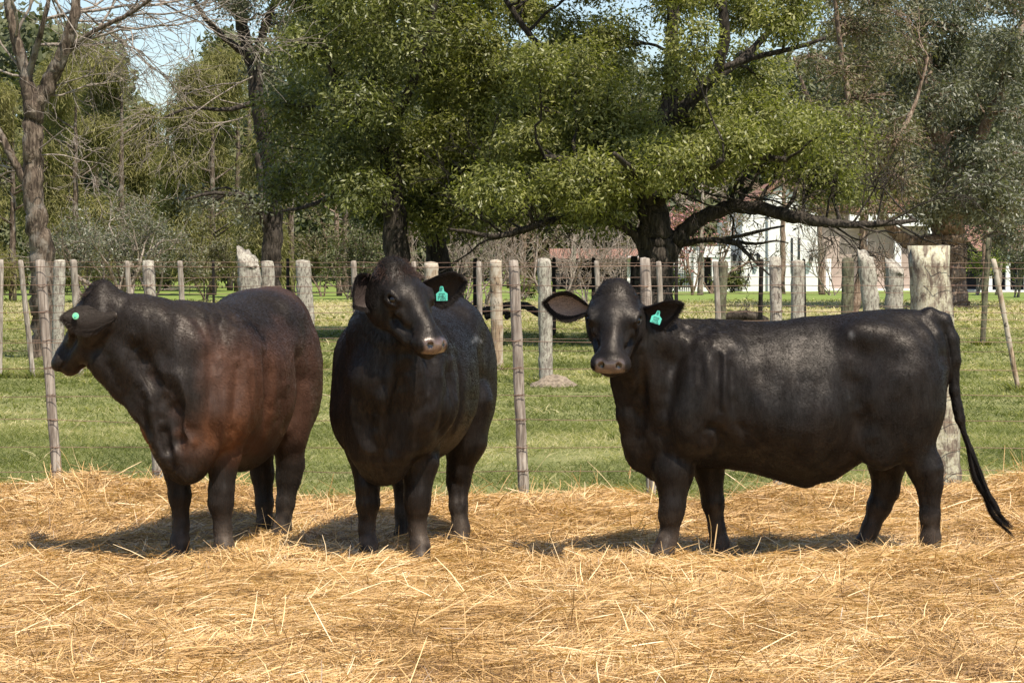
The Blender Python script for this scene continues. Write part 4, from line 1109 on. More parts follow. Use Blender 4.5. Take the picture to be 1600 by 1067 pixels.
# wire ties on the near posts
A = None
for o, lx, gz, w, fl in NEARP:
    for k, y in enumerate([417, 446, 487, 532, 575, 617, 656, 697, 734]):
        z = CAM_H - (y - HZ) * D1 / F_PX - gz
        if z > o.dimensions.z - .32: continue
        a = np.linspace(0, 2 * np.pi, 17); rr = w * .5 * 1.13
        P = np.stack([np.cos(a) * rr + lx * z, np.sin(a) * rr * fl, z + .006 * np.sin(a * 2 + k) + .004 * np.sin(a + y)], -1)
        A = Acc(); V, Q, T = tube_np(P, .0019, 5); A.add(V, Q, T)
        e = np.array([rr * .3 + lx * z, -rr * fl, z]); V, Q, T = tube_np([e, e + np.array([.02, -.018, .012])], .0018, 5); A.add(V, Q, T)
        A.build('wire_tie', M_WIRE, o)
# dirt mound at the foot of the mottled post
m, nt, b = mat_new('dry_dirt'); q1 = noise(nt, 22, 5); nt.links.new(ramp(nt, q1, [(.3, (.10, .075, .05)), (.5, (.20, .155, .11)), (.7, (.30, .24, .17))]), b.inputs['Base Color']); b.inputs['Roughness'].default_value = .95; bump(nt, b, q1, 1, .03)
M_DIRT = m
a = np.linspace(0, 2 * np.pi, 40, endpoint=False); rr = np.linspace(0, 1, 12)
V = []
c0 = W(866, 604, 31.0)
for r_ in rr:
    for t in a: V.append((c0[0] + np.cos(t) * r_ * .32, 31.0 + np.sin(t) * r_ * .28, .15 * (1 - r_ ** 1.7)))
V = np.array(V); V[:, 2] += vnoise(V, .07, 80) * .018 + vnoise(V, .03, 81) * .010 - .012; V[:, 0] += vnoise(V, .1, 82) * .03
k = 40; i = np.arange(11)[:, None] * k; j = np.arange(k)[None]; j2 = (j + 1) % k
Q = np.stack([i + j, i + k + j, i + k + j2, i + j2], -1).reshape(-1, 4)
props(mesh_np('dirt_mound', V, Q, M_DIRT, None, True), 'low heap of dry clods at the foot of the thick mottled post', 'dirt mound')
# ------------------------------------------------------------------ trees
def mat_bark(name, c0, c1, c2, sc_=1.0, patch=None):
    m, nt, b = mat_new(name)
    tc = N(nt, 'ShaderNodeTexCoord').outputs['Object']
    a = noise(nt, 16 / sc_, 5, tc, map_scale=(1, 1, .22), dist=1.0); a2 = noise(nt, 3 / sc_, 4, tc)
    c = ramp(nt, a, [(.36, c0), (.5, c1), (.66, c2)])
    if patch: c = mixc(nt, ramp(nt, a2, [(.52, (0, 0, 0)), (.6, (.8, .8, .8))]), c, patch)
    nt.links.new(c, b.inputs['Base Color']); b.inputs['Roughness'].default_value = .9; b.inputs['Specular IOR Level'].default_value = .2
    bump(nt, b, a, 1.0, .05 * sc_)
    return m
B_DARK = mat_bark('dark_bark', (.016, .013, .010), (.040, .032, .025), (.085, .070, .055))
B_BROWN = mat_bark('brown_bark', (.035, .025, .018), (.095, .070, .050), (.20, .155, .115), 1, (.22, .19, .155))
B_PALE = mat_bark('pale_bark', (.12, .095, .075), (.24, .20, .16), (.38, .33, .27))
B_TWIG = mat_bark('grey_twig', (.16, .13, .105), (.26, .215, .175), (.38, .33, .28))
B_WARM = mat_bark('warm_bark', (.09, .06, .042), (.20, .14, .10), (.32, .25, .19))
def leafmat(name, c0, c1, c2, rough=.5, tr=.3, spec=.4):
    return attr_mat(name, [(0, c0), (.5, c1), (1, c2)], rough, spec, tr)
L_OAK = leafmat('glossy_leaf', (.060, .066, .015), (.175, .180, .044), (.32, .305, .10), .46, .36, .5)
L_DARK = leafmat('dark_leaf', (.040, .048, .013), (.120, .130, .036), (.25, .25, .085), .46, .34, .5)
L_OLIVE = leafmat('olive_needle', (.105, .100, .036), (.21, .19, .068), (.33, .295, .12), .6, .3)
L_GREYG = leafmat('grey_green_leaf', (.055, .060, .035), (.115, .120, .075), (.23, .225, .155), .45, .25, .5)
L_MIX = leafmat('russet_green_leaf', (.055, .058, .024), (.115, .108, .050), (.22, .185, .100), .5, .25)
L_FAR = leafmat('far_leaf', (.050, .060, .026), (.100, .108, .046), (.175, .170, .080), .6, .2)
L_PINK = leafmat('pink_blossom', (.30, .12, .13), (.45, .20, .22), (.60, .34, .34), .6, .3)
L_YELL = leafmat('yellow_green_leaf', (.08, .11, .015), (.16, .20, .03), (.30, .30, .06), .5, .3)

def leaf_quads(C, out, size, asp, rng, droop=.3, val=None, dirs=None):
    """one folded diamond leaf per centre C; faces turn outwards/upwards loosely"""
    n = len(C)
    nrm_ = out * .55 + rng.normal(0, .62, (n, 3)) + np.array([0, 0, .45]); nrm_ /= np.linalg.norm(nrm_, axis=1)[:, None]
    d = rng.normal(0, 1, (n, 3)) + out * .6 - np.array([0, 0, droop * 2]) if dirs is None else dirs
    d -= nrm_ * (d * nrm_).sum(1)[:, None]; d /= np.linalg.norm(d, axis=1)[:, None] + 1e-9
    s = np.cross(nrm_, d)
    L = size * rng.uniform(.55, 1.3, n)[:, None]; w = L * asp
    V = np.stack([C, C + d * L * .45 + s * w * .5 - nrm_ * w * .15, C + d * L - nrm_ * L * .12, C + d * L * .5 - s * w * .5 - nrm_ * w * .15], 1).reshape(-1, 3)
    Q = (np.arange(n) * 4)[:, None] + np.array([[0, 1, 2, 3]])
    return V, Q, np.repeat(val, 4)

def branch_path(a, b, rng, k=7, sag=.0, wob=.08):
    a, b = np.array(a, float), np.array(b, float); L = np.linalg.norm(b - a)
    t = np.linspace(0, 1, k)[:, None]
    off = np.cumsum(rng.normal(0, wob * L / k, (k, 3)), 0); off -= off[0] * (1 - t) + off[-1] * t
    return a + (b - a) * t + off + np.array([0, 0, 1]) * (np.sin(t * np.pi) * L * sag)

def tree(name, loc, limbs, lobes, bark, leaf, seed, label, cat='tree', group=None, n_leaf=900, leaf_size=.14, asp=.34, droop=.3,
         twigs=9, r_tw=.02, shell=.5, sides=12, clump=14, clump_r=.16, drop_sky=0.0, needle=False, rough=.08, sub_sc=1.0):
    """limbs: [(points world, radii)], lobes: [(centre world, (rx,ry,rz), density, tint)]"""
    rng = np.random.default_rng(seed)
    root = empty(name, loc); props(root, label, cat, group)
    o = np.array(loc, float)
    A = Acc(); nodes = []; nrad = []
    for P, r in limbs:
        P = np.array(P, float); r = np.array(r, float)
        # smooth subdivision
        t = np.arange(len(P)); tt = np.linspace(0, len(P) - 1, (len(P) - 1) * 7 + 1)
        Pm = np.stack([np.interp(tt, t, P[:, k]) for k in range(3)], -1); rm = np.interp(tt, t, r)
        for _ in range(10): Pm[1:-1] = (Pm[:-2] + Pm[1:-1] * 2 + Pm[2:]) / 4
        Pm[1:-1] += rng.normal(0, .10, (len(Pm) - 2, 3)) * rm[1:-1, None]
        V, Q, T = tube_np(Pm - o, rm, sides if rm.max() > .08 else 7, rough=rough, rng=rng); A.add(V, Q, T)
        nodes.append(Pm); nrad.append(rm)
    nodes = np.concatenate(nodes); nrad = np.concatenate(nrad)
    LC = []; LO = []; LV = []
    for c, rr, dens, tint in lobes:
        c = np.array(c, float); rr = np.array(rr, float)
        # feeding branch
        dd = np.linalg.norm(nodes - c, axis=1) + np.clip(nodes[:, 2] - c[2], 0, 9) * 1.2 + (nrad < .01) * 5
        i = int(np.argmin(dd)); R0 = min(nrad[i] * .6, .02 + .035 * rr.max() * sub_sc)
        bp = branch_path(nodes[i], c, rng, 8, .06, .22)
        V, Q, T = tube_np(bp - o, np.linspace(R0, R0 * .35, 8), 6, rough=rough, rng=rng); A.add(V, Q, T)
        ends = []
        for k in range(twigs):
            u = rng.normal(0, 1, 3); u /= np.linalg.norm(u); e = c + u * rr * rng.uniform(.6, 1.05)
            s = bp[rng.integers(3, 8)]
            tp = branch_path(s, e, rng, 6, .03, .14)
            V, Q, T = tube_np(tp - o, np.linspace(R0 * .4, r_tw * .3, 6), 4, cap=False); A.add(V, Q, T)
            ends.append(tp)
        ends_ = np.concatenate([e[2:] for e in ends])
        nl = int(n_leaf * dens * SQ)
        ncl = max(1, nl // clump)
        # clump centres: along the twigs and on the lobe shell
        k1 = rng.random(ncl) < .45
        u = rng.normal(0, 1, (ncl, 3)); u[:, 2] += .25; u /= np.linalg.norm(u, axis=1)[:, None]
        cc = c + u * rr * (shell + (1.05 - shell) * rng.random(ncl) ** .6)[:, None]
        cc[k1] = ends_[rng.integers(0, len(ends_), k1.sum())] + rng.normal(0, .05 * rr.max(), (k1.sum(), 3))
        ct = rng.normal(0, .12, ncl)
        P = np.repeat(cc, clump, 0) + rng.normal(0, 1, (ncl * clump, 3)) * clump_r * np.array([1, 1, .7])
        out = P - c; out /= np.linalg.norm(out, axis=1)[:, None] + 1e-9
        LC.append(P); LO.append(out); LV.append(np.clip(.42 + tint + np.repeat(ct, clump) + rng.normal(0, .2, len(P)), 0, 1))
    A.build('trunk', bark, root)
    if LC:
        P = np.concatenate(LC); O_ = np.concatenate(LO); v = np.concatenate(LV)
        V, Q, v = leaf_quads(P - o, O_, leaf_size, asp, rng, droop, v)
        mesh_np('crown', V, Q, leaf, root, False, {'val': v})
    return root

def lobes_px(rects, D, dep, rng, r=(45, 80), dens=1.0, tint=0.0, flat=.75):
    """rects: (x0,y0,x1,y1,n[,tint[,dens]]) in photo pixels"""
    out = []
    for q in rects:
        x0, y0, x1, y1, n = q[:5]; tn = q[5] if len(q) > 5 else tint; dn = q[6] if len(q) > 6 else dens
        # stratified so that the foliage covers its area without a grid look
        cols = max(1, int(round(math.sqrt(n * (x1 - x0) / max(1, (y1 - y0)))))); rows = max(1, int(math.ceil(n / cols)))
        k = 0
        for a in range(cols):
            for b_ in range(rows):
                if k >= n: break
                k += 1
                px = x0 + (a + rng.uniform(0, 1)) / cols * (x1 - x0); py = y0 + (b_ + rng.uniform(0, 1)) / rows * (y1 - y0)
                dd = D + rng.uniform(-dep, dep); rp = rng.uniform(*r) * D / F_PX
                out.append((W(px, py, dd), (rp, rp * rng.uniform(.8, 1.1), rp * flat * rng.uniform(.8, 1.1)), dn, tn + rng.normal(0, .05)))
    return out
def limb_px(pts, D):
    """pts: (px,py,rpx[,depth offset])"""
    P = [W(p[0], p[1], D + (p[3] if len(p) > 3 else 0)) for p in pts]
    return (P, [p[2] * D / F_PX for p in pts])

def grow(A, o, p, d, L, r, lev, rng, spread=.6, up=.1, nb=(3, 5), ribs=None, sides=5, minr=.004, gnarl=.18, shrink=.62):
    k = 6
    P = [np.array(p, float)]; dd = np.array(d, float)
    for i in range(k - 1):
        dd = dd + rng.normal(0, gnarl, 3) + np.array([0, 0, up * .3]); dd /= np.linalg.norm(dd)
        P.append(P[-1] + dd * L / (k - 1))
    P = np.array(P)
    r1 = max(minr, r * .55)
    V, Q, T = tube_np(P - o, np.linspace(r, r1, k), max(3, sides if lev > 1 else 3), cap=False); A.add(V, Q, None)
    if lev <= 0: return
    for i in range(rng.integers(*nb)):
        j = rng.integers(2, k); t = P[j]
        tan = P[j] - P[j - 1]; tan /= np.linalg.norm(tan)
        nd = tan + rng.normal(0, spread, 3) + np.array([0, 0, up]); nd /= np.linalg.norm(nd)
        grow(A, o, t, nd, L * shrink * rng.uniform(.7, 1.25), max(minr, r1 * .75), lev - 1, rng, spread, up, nb, ribs, sides, minr, gnarl, shrink)

GT = 'trees of the grove behind the meadow'
# ---- the great spreading tree right of the middle
rng = np.random.default_rng(5)
D = 47.0
limbs = [limb_px([(1018, 540, 40), (1020, 500, 32), (1022, 440, 28), (1024, 395, 27), (1022, 350, 25), (1016, 300, 20), (1024, 240, 17), (1040, 190, 15), (1052, 130, 12), (1048, 60, 10), (1056, -20, 9), (1060, -120, 6)], D),
         limb_px([(1020, 400, 17), (990, 362, 9), (960, 346, 8), (905, 342, 7, -.3), (850, 345, 6, -.6), (815, 362, 5, -.8), (770, 372, 4, -1), (735, 362, 3, -1), (700, 358, 2, -1.2)], D),
         limb_px([(1030, 410, 22), (1060, 370, 14), (1095, 340, 12), (1140, 322, 11), (1185, 325, 10, -.4), (1230, 336, 10, -.7), (1270, 346, 9, -.8), (1320, 352, 6, -.6), (1375, 350, 5, -.4), (1430, 345, 3)], D),
         limb_px([(1042, 392, 8), (1075, 378, 5), (1110, 374, 4, -.5), (1150, 376, 4, -.7), (1175, 405, 2.5, -.9), (1205, 432, 1.2, -1)], D),
         limb_px([(1110, 376, 3), (1150, 371, 3, -.5), (1190, 360, 2.5, -.8), (1225, 353, 1.5, -.9)], D - .3),
         limb_px([(1150, 378, 3), (1185, 382, 2.2, -.9), (1210, 375, 1.6, -1), (1232, 380, 1, -1.1)], D - .3),
         limb_px([(1020, 260, 13), (980, 205, 11, .5), (930, 150, 9, .8), (880, 110, 7, 1), (830, 60, 5, 1), (790, 0, 4, 1)], D),
         limb_px([(1038, 200, 12), (1090, 150, 10, -.5), (1125, 110, 9, -.8), (1135, 40, 8, -1), (1120, -40, 6, -1)], D),
         limb_px([(1110, 125, 8), (1160, 95, 6, .5), (1210, 40, 5, .9), (1260, -10, 4, 1)], D),
         limb_px([(1120, 110, 6), (1180, 88, 5), (1230, 80, 4), (1290, 60, 3)], D - .8),
         limb_px([(1022, 300, 12), (960, 270, 8, -1), (900, 250, 6, -1.6), (850, 245, 4, -2)], D),
         limb_px([(1024, 290, 11), (1090, 250, 8, -1), (1160, 240, 6, -1.6), (1230, 250, 4, -2)], D),
         limb_px([(1020, 320, 9), (1000, 280, 7, -2), (980, 260, 5, -3.2), (960, 240, 3, -4)], D),
         limb_px([(1024, 320, 9), (1070, 280, 7, -2), (1110, 265, 5, -3), (1130, 250, 3, -3.6)], D)]
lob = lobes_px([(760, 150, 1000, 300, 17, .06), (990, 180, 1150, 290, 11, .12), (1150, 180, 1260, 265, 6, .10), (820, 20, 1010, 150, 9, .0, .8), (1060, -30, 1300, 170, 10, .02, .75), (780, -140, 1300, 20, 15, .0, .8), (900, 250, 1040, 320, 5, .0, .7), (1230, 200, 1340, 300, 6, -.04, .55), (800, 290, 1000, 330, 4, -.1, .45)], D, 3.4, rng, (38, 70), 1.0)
lob += lobes_px([(800, -320, 1300, -120, 12, 0, .5)], D, 4, rng, (70, 100))
tree('spreading_tree', W(1020, 543, D), limbs, lob, B_DARK, L_OAK, 11, 'huge glossy-leaved tree with low arching limbs over the side-on heifer', n_leaf=2600, leaf_size=.106, asp=.34, droop=.25, clump=22, clump_r=.15, shell=.45, sides=18, rough=.10)
TREE_D = bpy.data.objects['spreading_tree']
rg = np.random.default_rng(32); A = Acc(); o_ = W(1020, 543, D)
for x, y, dx, dz in [(1130, 326, .5, -.3), (1270, 345, .9, -.3), (1300, 350, .8, -.4), (1340, 352, .8, -.25), (1380, 350, .9, .1), (1400, 348, .9, -.3), (1330, 352, .6, .6), (1370, 350, .3, .7), (1290, 348, .2, .7), (1250, 340, .3, .8), (900, 343, -.4, .5), (860, 346, -.6, -.2), (820, 360, -.8, .3), (780, 372, -.8, -.1), (940, 344, -.3, .6), (1110, 374, .8, -.3), (840, 350, -.5, .6), (790, 370, -.4, .5), (1060, 300, .5, -.3), (1100, 300, .6, -.3), (960, 300, -.5, -.3), (1150, 300, .6, -.2), (900, 290, -.6, -.3)]:
    grow(A, o_, W(x, y, D - .6), nrm([dx, rg.normal(0, .3), dz]), rg.uniform(.7, 1.3), .026, 3, rg, .5, .0, (3, 5), minr=.007)
A.build('fine_branches', B_DARK, TREE_D)
# ---- the dark twin-trunked trees left of it
D = 50.0
limbs = [limb_px([(622, 540, 34), (620, 470, 25), (618, 400, 21), (615, 330, 18), (612, 260, 15), (606, 180, 13), (590, 90, 11), (585, -40, 8)], D),
         limb_px([(612, 250, 9), (560, 190, 7, -.8), (520, 120, 5, -1.3), (500, 50, 4, -1.5)], D),
         limb_px([(610, 200, 9), (650, 120, 7, -.6), (670, 40, 6, -1), (690, -30, 4, -1)], D),
         limb_px([(612, 300, 8), (570, 290, 5, -1), (530, 300, 4, -1.4), (480, 325, 3, -1.6), (440, 330, 2, -1.7)], D)]
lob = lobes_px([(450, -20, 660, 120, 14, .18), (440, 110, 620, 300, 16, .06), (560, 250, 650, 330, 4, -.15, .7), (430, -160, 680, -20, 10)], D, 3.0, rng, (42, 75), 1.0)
lob += lobes_px([(440, -300, 690, -140, 7, 0, .5)], D, 3, rng, (70, 100))
tree('broadleaf_tree', W(622, 540, D), limbs, lob, B_DARK, L_DARK, 12, 'tall dark leafy tree whose straight trunk rises behind the topknot of the forward-facing heifer', group=None, n_leaf=1900, leaf_size=.120, asp=.33, clump=12, clump_r=.15, shell=.45, sides=16)
D = 52.0
limbs = [limb_px([(712, 540, 34), (700, 470, 23), (688, 430, 20), (676, 370, 16), (668, 300, 13), (672, 220, 11), (700, 140, 9), (720, 40, 7), (725, -60, 5)], D),
         limb_px([(670, 280, 8), (720, 220, 7, -1), (770, 180, 5, -1.6), (800, 110, 4, -1.8)], D),
         limb_px([(672, 260, 7), (740, 270, 5, -1.2), (780, 290, 3, -1.8)], D)]
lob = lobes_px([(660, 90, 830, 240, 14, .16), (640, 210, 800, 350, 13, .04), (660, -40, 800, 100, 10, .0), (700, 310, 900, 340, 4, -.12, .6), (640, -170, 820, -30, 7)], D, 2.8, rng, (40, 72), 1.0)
lob += lobes_px([(650, -300, 830, -140, 6, 0, .5)], D, 3, rng, (70, 100))
tree('broadleaf_tree', W(712, 540, D), limbs, lob, B_DARK, L_OAK, 13, 'leafy tree with a leaning trunk right behind the tagged ear of the forward-facing heifer', n_leaf=1900, leaf_size=.118, asp=.33, clump=12, clump_r=.15, shell=.45, sides=16)
# ---- slim dark tree left of them
D = 62.0
limbs = [limb_px([(424, 540, 22), (424, 430, 15), (424, 380, 16), (430, 300, 14), (418, 240, 13), (404, 180, 12), (398, 110, 11), (382, 60, 10), (372, 0, 9), (362, -90, 7)], D),
         limb_px([(412, 350, 6), (408, 270, 5), (400, 240, 5)], D - .4),
         limb_px([(396, 110, 8), (410, 50, 7, -.3), (432, 0, 5, -.6), (450, -60, 4)], D),
         limb_px([(392, 90, 7), (350, 60, 5, -.6), (320, 30, 4, -1), (300, -5, 3, -1.2)], D),
         limb_px([(400, 160, 5), (350, 175, 3.5, -.5), (300, 165, 2.5, -1), (255, 185, 1.5, -1.2)], D),
         limb_px([(420, 310, 5), (380, 306, 4, -.5), (330, 300, 3, -1), (290, 312, 2, -1.3)], D)]
lob = lobes_px([(330, -60, 440, 30, 8, -.05), (410, 10, 480, 120, 5, -.05, .6), (300, -60, 350, 10, 2, -.05, .5), (420, 150, 480, 330, 6, -.03, .45), (290, 290, 420, 330, 4, .05, .35)], D, 1.8, rng, (26, 46), .6)
t = tree('slim_tree', W(424, 540, D), limbs, lob, B_DARK, L_GREYG, 14, 'slim dark-trunked tree with small grey-green leaves above the brown heifer rump', n_leaf=900, leaf_size=.13, asp=.4, clump=10, clump_r=.16, twigs=12, shell=.3)
# dry pale twigs hanging from it
rg = np.random.default_rng(31); A = Acc(); o_ = W(424, 540, D)
for x, y in [(385, 165), (375, 130), (395, 120), (390, 180)]:
    for _ in range(1): grow(A, o_, W(x, y, D - .5), nrm([-1, -.2, rg.uniform(-.35, .05)]), rg.uniform(1.6, 2.4), .022, 3, rg, .35, -.03, (3, 5), minr=.006)
A.build('dead_twigs', B_TWIG, t)
# ---- forked bare tree at the left edge
D = 40.0
limbs = [limb_px([(72, 580, 26), (70, 480, 21), (66, 410, 19), (58, 350, 17), (48, 280, 16), (50, 210, 15), (54, 160, 15)], D),
         limb_px([(50, 180, 13), (42, 120, 10), (24, 60, 8), (12, 0, 7), (5, -80, 5)], D),
         limb_px([(54, 170, 14), (80, 125, 12), (104, 70, 10, -.2), (118, 20, 8, -.3), (125, -70, 6)], D),
         limb_px([(44, 120, 6), (58, 70, 5, -.3), (70, 30, 4, -.5), (82, -30, 3, -.6)], D),
         limb_px([(100, 85, 6), (150, 45, 4, -.4), (200, 25, 3.4, -.6), (240, -5, 3, -.8)], D),
         limb_px([(40, 285, 8), (20, 250, 6), (4, 215, 5), (-20, 170, 4)], D)]
root = tree('bare_forked_tree', W(72, 580, D), limbs, [], B_BROWN, None, 15, 'forked nearly leafless tree with lit bark at the left edge, above the brown heifer head', sides=16, rough=.12)
A = Acc(); o_ = W(72, 580, D); rg = np.random.default_rng(33)
for (x, y, dx, dz, L, r) in [(24, 60, .4, .5, 1.6, .03), (12, 10, .7, .4, 1.6, .03), (42, 120, -.6, .5, 1.3, .025), (60, 70, .9, .1, 1.9, .025), (70, 30, .8, .2, 2.0, .025), (80, -20, .9, -.25, 2.2, .025), (104, 70, .9, .3, 1.8, .03), (118, 20, .9, -.1, 2.2, .03), (125, -40, .8, -.5, 2.0, .025),
                           (150, 45, .9, .1, 1.6, .025), (200, 25, .9, -.15, 1.8, .02), (240, -5, .8, -.35, 1.7, .02), (200, 25, .7, .5, 1.3, .02), (18, -60, .5, -.6, 1.8, .02), (60, -90, .3, -.8, 1.8, .02), (56, 150, .9, .2, 1.2, .02), (48, 240, .9, .25, 1.1, .018), (30, 265, -.8, .2, 1.0, .018), (10, 225, -.6, .5, 1.2, .02)]:
    for _ in range(2 if x < 110 else 1): grow(A, o_, W(x, y, D), nrm([dx + rg.normal(0, .15), rg.normal(0, .35), dz + rg.normal(0, .15)]), L * rg.uniform(.8, 1.1), r, 3, rg, .42, .02, (3, 5), minr=.0045)
A.build('bare_twigs', B_TWIG, root)
# ---- big greyish tree on the right
D = 84.0
limbs = [limb_px([(1486, 480, 32), (1484, 440, 27), (1482, 380, 25), (1478, 330, 24), (1470, 260, 20), (1460, 180, 16), (1440, 80, 12), (1430, -40, 9)], D),
         limb_px([(1474, 375, 14), (1440, 385, 13, -.5), (1410, 375, 11, -.8), (1385, 350, 8, -1), (1370, 320, 5, -1)], D),
         limb_px([(1478, 300, 12), (1530, 220, 9, -.5), (1570, 130, 7, -1), (1600, 30, 5)], D),
         limb_px([(1465, 240, 10), (1400, 170, 8, -.6), (1350, 90, 6, -1), (1320, 0, 4)], D),
         limb_px([(1488, 340, 7), (1540, 320, 5, -.8), (1590, 330, 3, -1)], D)]
lob = lobes_px([(1310, 20, 1460, 170, 14, .0, .8), (1440, 0, 1620, 170, 18, .05), (1420, 160, 1620, 330, 20, .0), (1300, 170, 1430, 320, 12, -.05, .7), (1300, -120, 1640, 10, 14, .02, .8), (1500, 300, 1620, 370, 6, -.05, .7)], D, 5, rng, (34, 58), .85)
root = tree('grey_leaved_tree', W(1486, 480, D), limbs, lob, B_WARM, L_GREYG, 16, 'large grey-green tree with a thick pinkish-grey trunk directly behind the thickest post', n_leaf=1350, leaf_size=.20, asp=.30, clump=12, clump_r=.22, shell=.3, twigs=14)
# ---- russet thin-leaved tree between the two big ones
D = 60.0
limbs = [limb_px([(1330, 505, 9), (1345, 440, 7), (1352, 330, 6), (1345, 260, 5), (1330, 180, 5), (1310, 60, 4), (1300, -60, 3)], D),
         limb_px([(1350, 300, 4), (1390, 240, 4, -.5), (1430, 170, 3), (1450, 90, 2)], D), limb_px([(1346, 260, 4), (1290, 210, 3), (1260, 150, 3), (1240, 90, 2)], D)]
lob = lobes_px([(1250, 180, 1440, 335, 20, .0, .55), (1270, 10, 1420, 170, 13, .0, .5), (1240, -90, 1420, 10, 6, .0, .5)], D, 3.0, rng, (36, 60), .6)
tree('thin_leaved_tree', W(1330, 505, D), limbs, lob, B_WARM, L_MIX, 17, 'airy russet and olive tree with many fine twigs, between the spreading and grey-green trees', n_leaf=900, leaf_size=.13, asp=.34, clump=9, clump_r=.14, twigs=26, shell=.25)

# ---- background trees
def bg_tree(px, D, top, wpx, mat, seed, label, bark=B_BROWN, base_y=None, lsz=.34, asp=.22, dens=1.0, droop=.9, crown_from=.1, lean=0, nm='casuarina_tree', r=None, flat=1.1, tint=0.0, grp=GT, n=None):
    rg = np.random.default_rng(seed)
    by = HZ + CAM_H * F_PX / D
    H = by - top
    tr = max(5, wpx * .035)
    limbs = [limb_px([(px, by + 2, tr * 1.3), (px + lean * .3, by - H * .3, tr), (px + lean * .6, by - H * .6, tr * .7), (px + lean, top + 6, tr * .25)], D)]
    for k in range(5):
        yy = by - H * rg.uniform(.25, .75); s = rg.choice((-1, 1))
        limbs.append(limb_px([(px + lean * (by - yy) / H, yy, tr * .4), (px + s * wpx * .25, yy - 20, tr * .25, rg.uniform(-2, 2)), (px + s * wpx * .42, yy - 45, tr * .12, rg.uniform(-3, 3))], D))
    lob = []
    k = n or int(16 * dens * max(.6, H * wpx / 60000))
    r = r or (wpx * .13, wpx * .24)
    for _ in range(k):
        v = rg.random(); hw = wpx * .5 * math.sin(min(1, (v + .12)) * math.pi * .86) ** .7
        lob += lobes_px([(px - hw + lean * v, top + (1 - v) * H * (1 - crown_from) , px + hw + lean * v, top + (1 - v) * H * (1 - crown_from) + 2, 1, tint)], D, wpx * .35 * D / F_PX, rg, r, 1.0, tint, flat)
    m_ = D / 110
    return tree(nm, W(px, by, D), limbs, lob, bark, mat, seed, label, group=grp, n_leaf=int((1500 if nm == 'casuarina_tree' else 620) * dens), leaf_size=lsz * m_, asp=asp, droop=droop, clump=10, clump_r=.30 * m_, shell=.25, twigs=5, r_tw=.03, sides=8)
BG = [
    (20, 96, 150, 130, L_OLIVE, 'olive feathery tree behind the forked bare tree'), (118, 112, 115, 130, L_OLIVE, 'olive feathery tree between the forked bare tree and the sky gap'),
    (190, 122, 90, 120, L_OLIVE, 'pointed olive tree rising just left of the sky gap'), (262, 130, 150, 130, L_OLIVE, 'low olive tree standing under the sky gap'),
    (332, 112, 118, 125, L_OLIVE, 'olive feathery tree just right of the sky gap'), (455, 104, 170, 120, L_OLIVE, 'olive feathery tree right behind the slim dark trunk'),
    (150, 134, 60, 140, L_OLIVE, 'tall far olive tree showing between the twigs of the forked bare tree'), (372, 126, 95, 110, L_OLIVE, 'olive tree close left of the slim dark trunk'),
    (60, 132, 210, 170, L_FAR, 'dark green low tree behind the olive ones at the left edge'), (390, 140, 60, 150, L_FAR, 'tall far green tree filling the gap beside the slim dark trunk'),
    (540, 120, 200, 150, L_FAR, 'green tree deep in the shade left of the straight dark trunk'), (800, 140, 190, 170, L_FAR, 'far green tree behind the arching left limb'),
    (900, 150, 240, 150, L_MIX, 'russet far tree seen below the crown of the spreading tree'), (1000, 145, 270, 130, L_MIX, 'russet far tree just left of the spreading tree trunk'),
    (1130, 170, 180, 190, L_FAR, 'far green tree rising behind the white house'), (1320, 165, 230, 190, L_FAR, 'far tree behind the brown wall'), (1400, 165, 130, 200, L_FAR, 'far tree behind the white frieze'),
    (1560, 150, 200, 160, L_FAR, 'far tree behind the tiled veranda'), (720, 160, 150, 190, L_FAR, 'far green tree between the leaning trunk and the arching limb'),
    (1000, 190, 140, 260, L_FAR, 'tallest far tree behind the spreading tree'), (640, 150, 240, 170, L_FAR, 'far dim tree between the two dark trunks'),
]
for i, (px, D, top, w, mt, lb) in enumerate(BG):
    ol = mt is L_OLIVE
    bg_tree(px, D, top, w, mt, 200 + i, lb, nm='casuarina_tree' if ol else 'woodland_tree', asp=.11 if ol else .45, lsz=.36 if ol else .34, droop=.8 if ol else .3, dens=1.0, r=(16, 30) if ol else (22, 40), n=26 if ol else 22)
# ---- grey twiggy shrubs and small bare trees below the crowns
def twiggy(px, by, D, H, n, mat, seed, label, nm='bare_shrub', spread=.45, lev=3, r=.05, lean=0, up=.12, leafm=None, nleaf=0, lsz=.12, grp='bare shrubs and small trees below the crowns', fan=.5, gn=.18):
    rg = np.random.default_rng(seed); b0 = W(px, by, D); b0[2] = 0
    root = empty(nm, b0); props(root, label, 'shrub' if 'shrub' in nm else 'tree', grp)
    A = Acc()
    for k in range(n):
        a = rg.uniform(0, 2 * np.pi)
        d = nrm([np.cos(a) * fan + lean, np.sin(a) * fan, 1])
        grow(A, b0, b0 + rg.normal(0, .08, 3) * np.array([1, 1, 0]) - np.array([0, 0, .05]), d, H * rg.uniform(.4, .6), r * rg.uniform(.6, 1), lev, rg, spread, up, (3, 5), minr=.008 * D / 80, gnarl=gn, shrink=.66)
    t = A.build('stems', mat, root)
    if leafm:
        V = np.concatenate(A.V); V = V[V[:, 2] > H * .25]
        P = V[rg.integers(0, len(V), nleaf)] + rg.normal(0, .10, (nleaf, 3))
        out = P / (np.linalg.norm(P, axis=1)[:, None] + 1e-9)
        V, Q, v = leaf_quads(P, out, lsz, .4, rg, .3, np.clip(rg.normal(.45, .22, nleaf), 0, 1))
        mesh_np('leaves', V, Q, leafm, root, False, {'val': v})
    return root
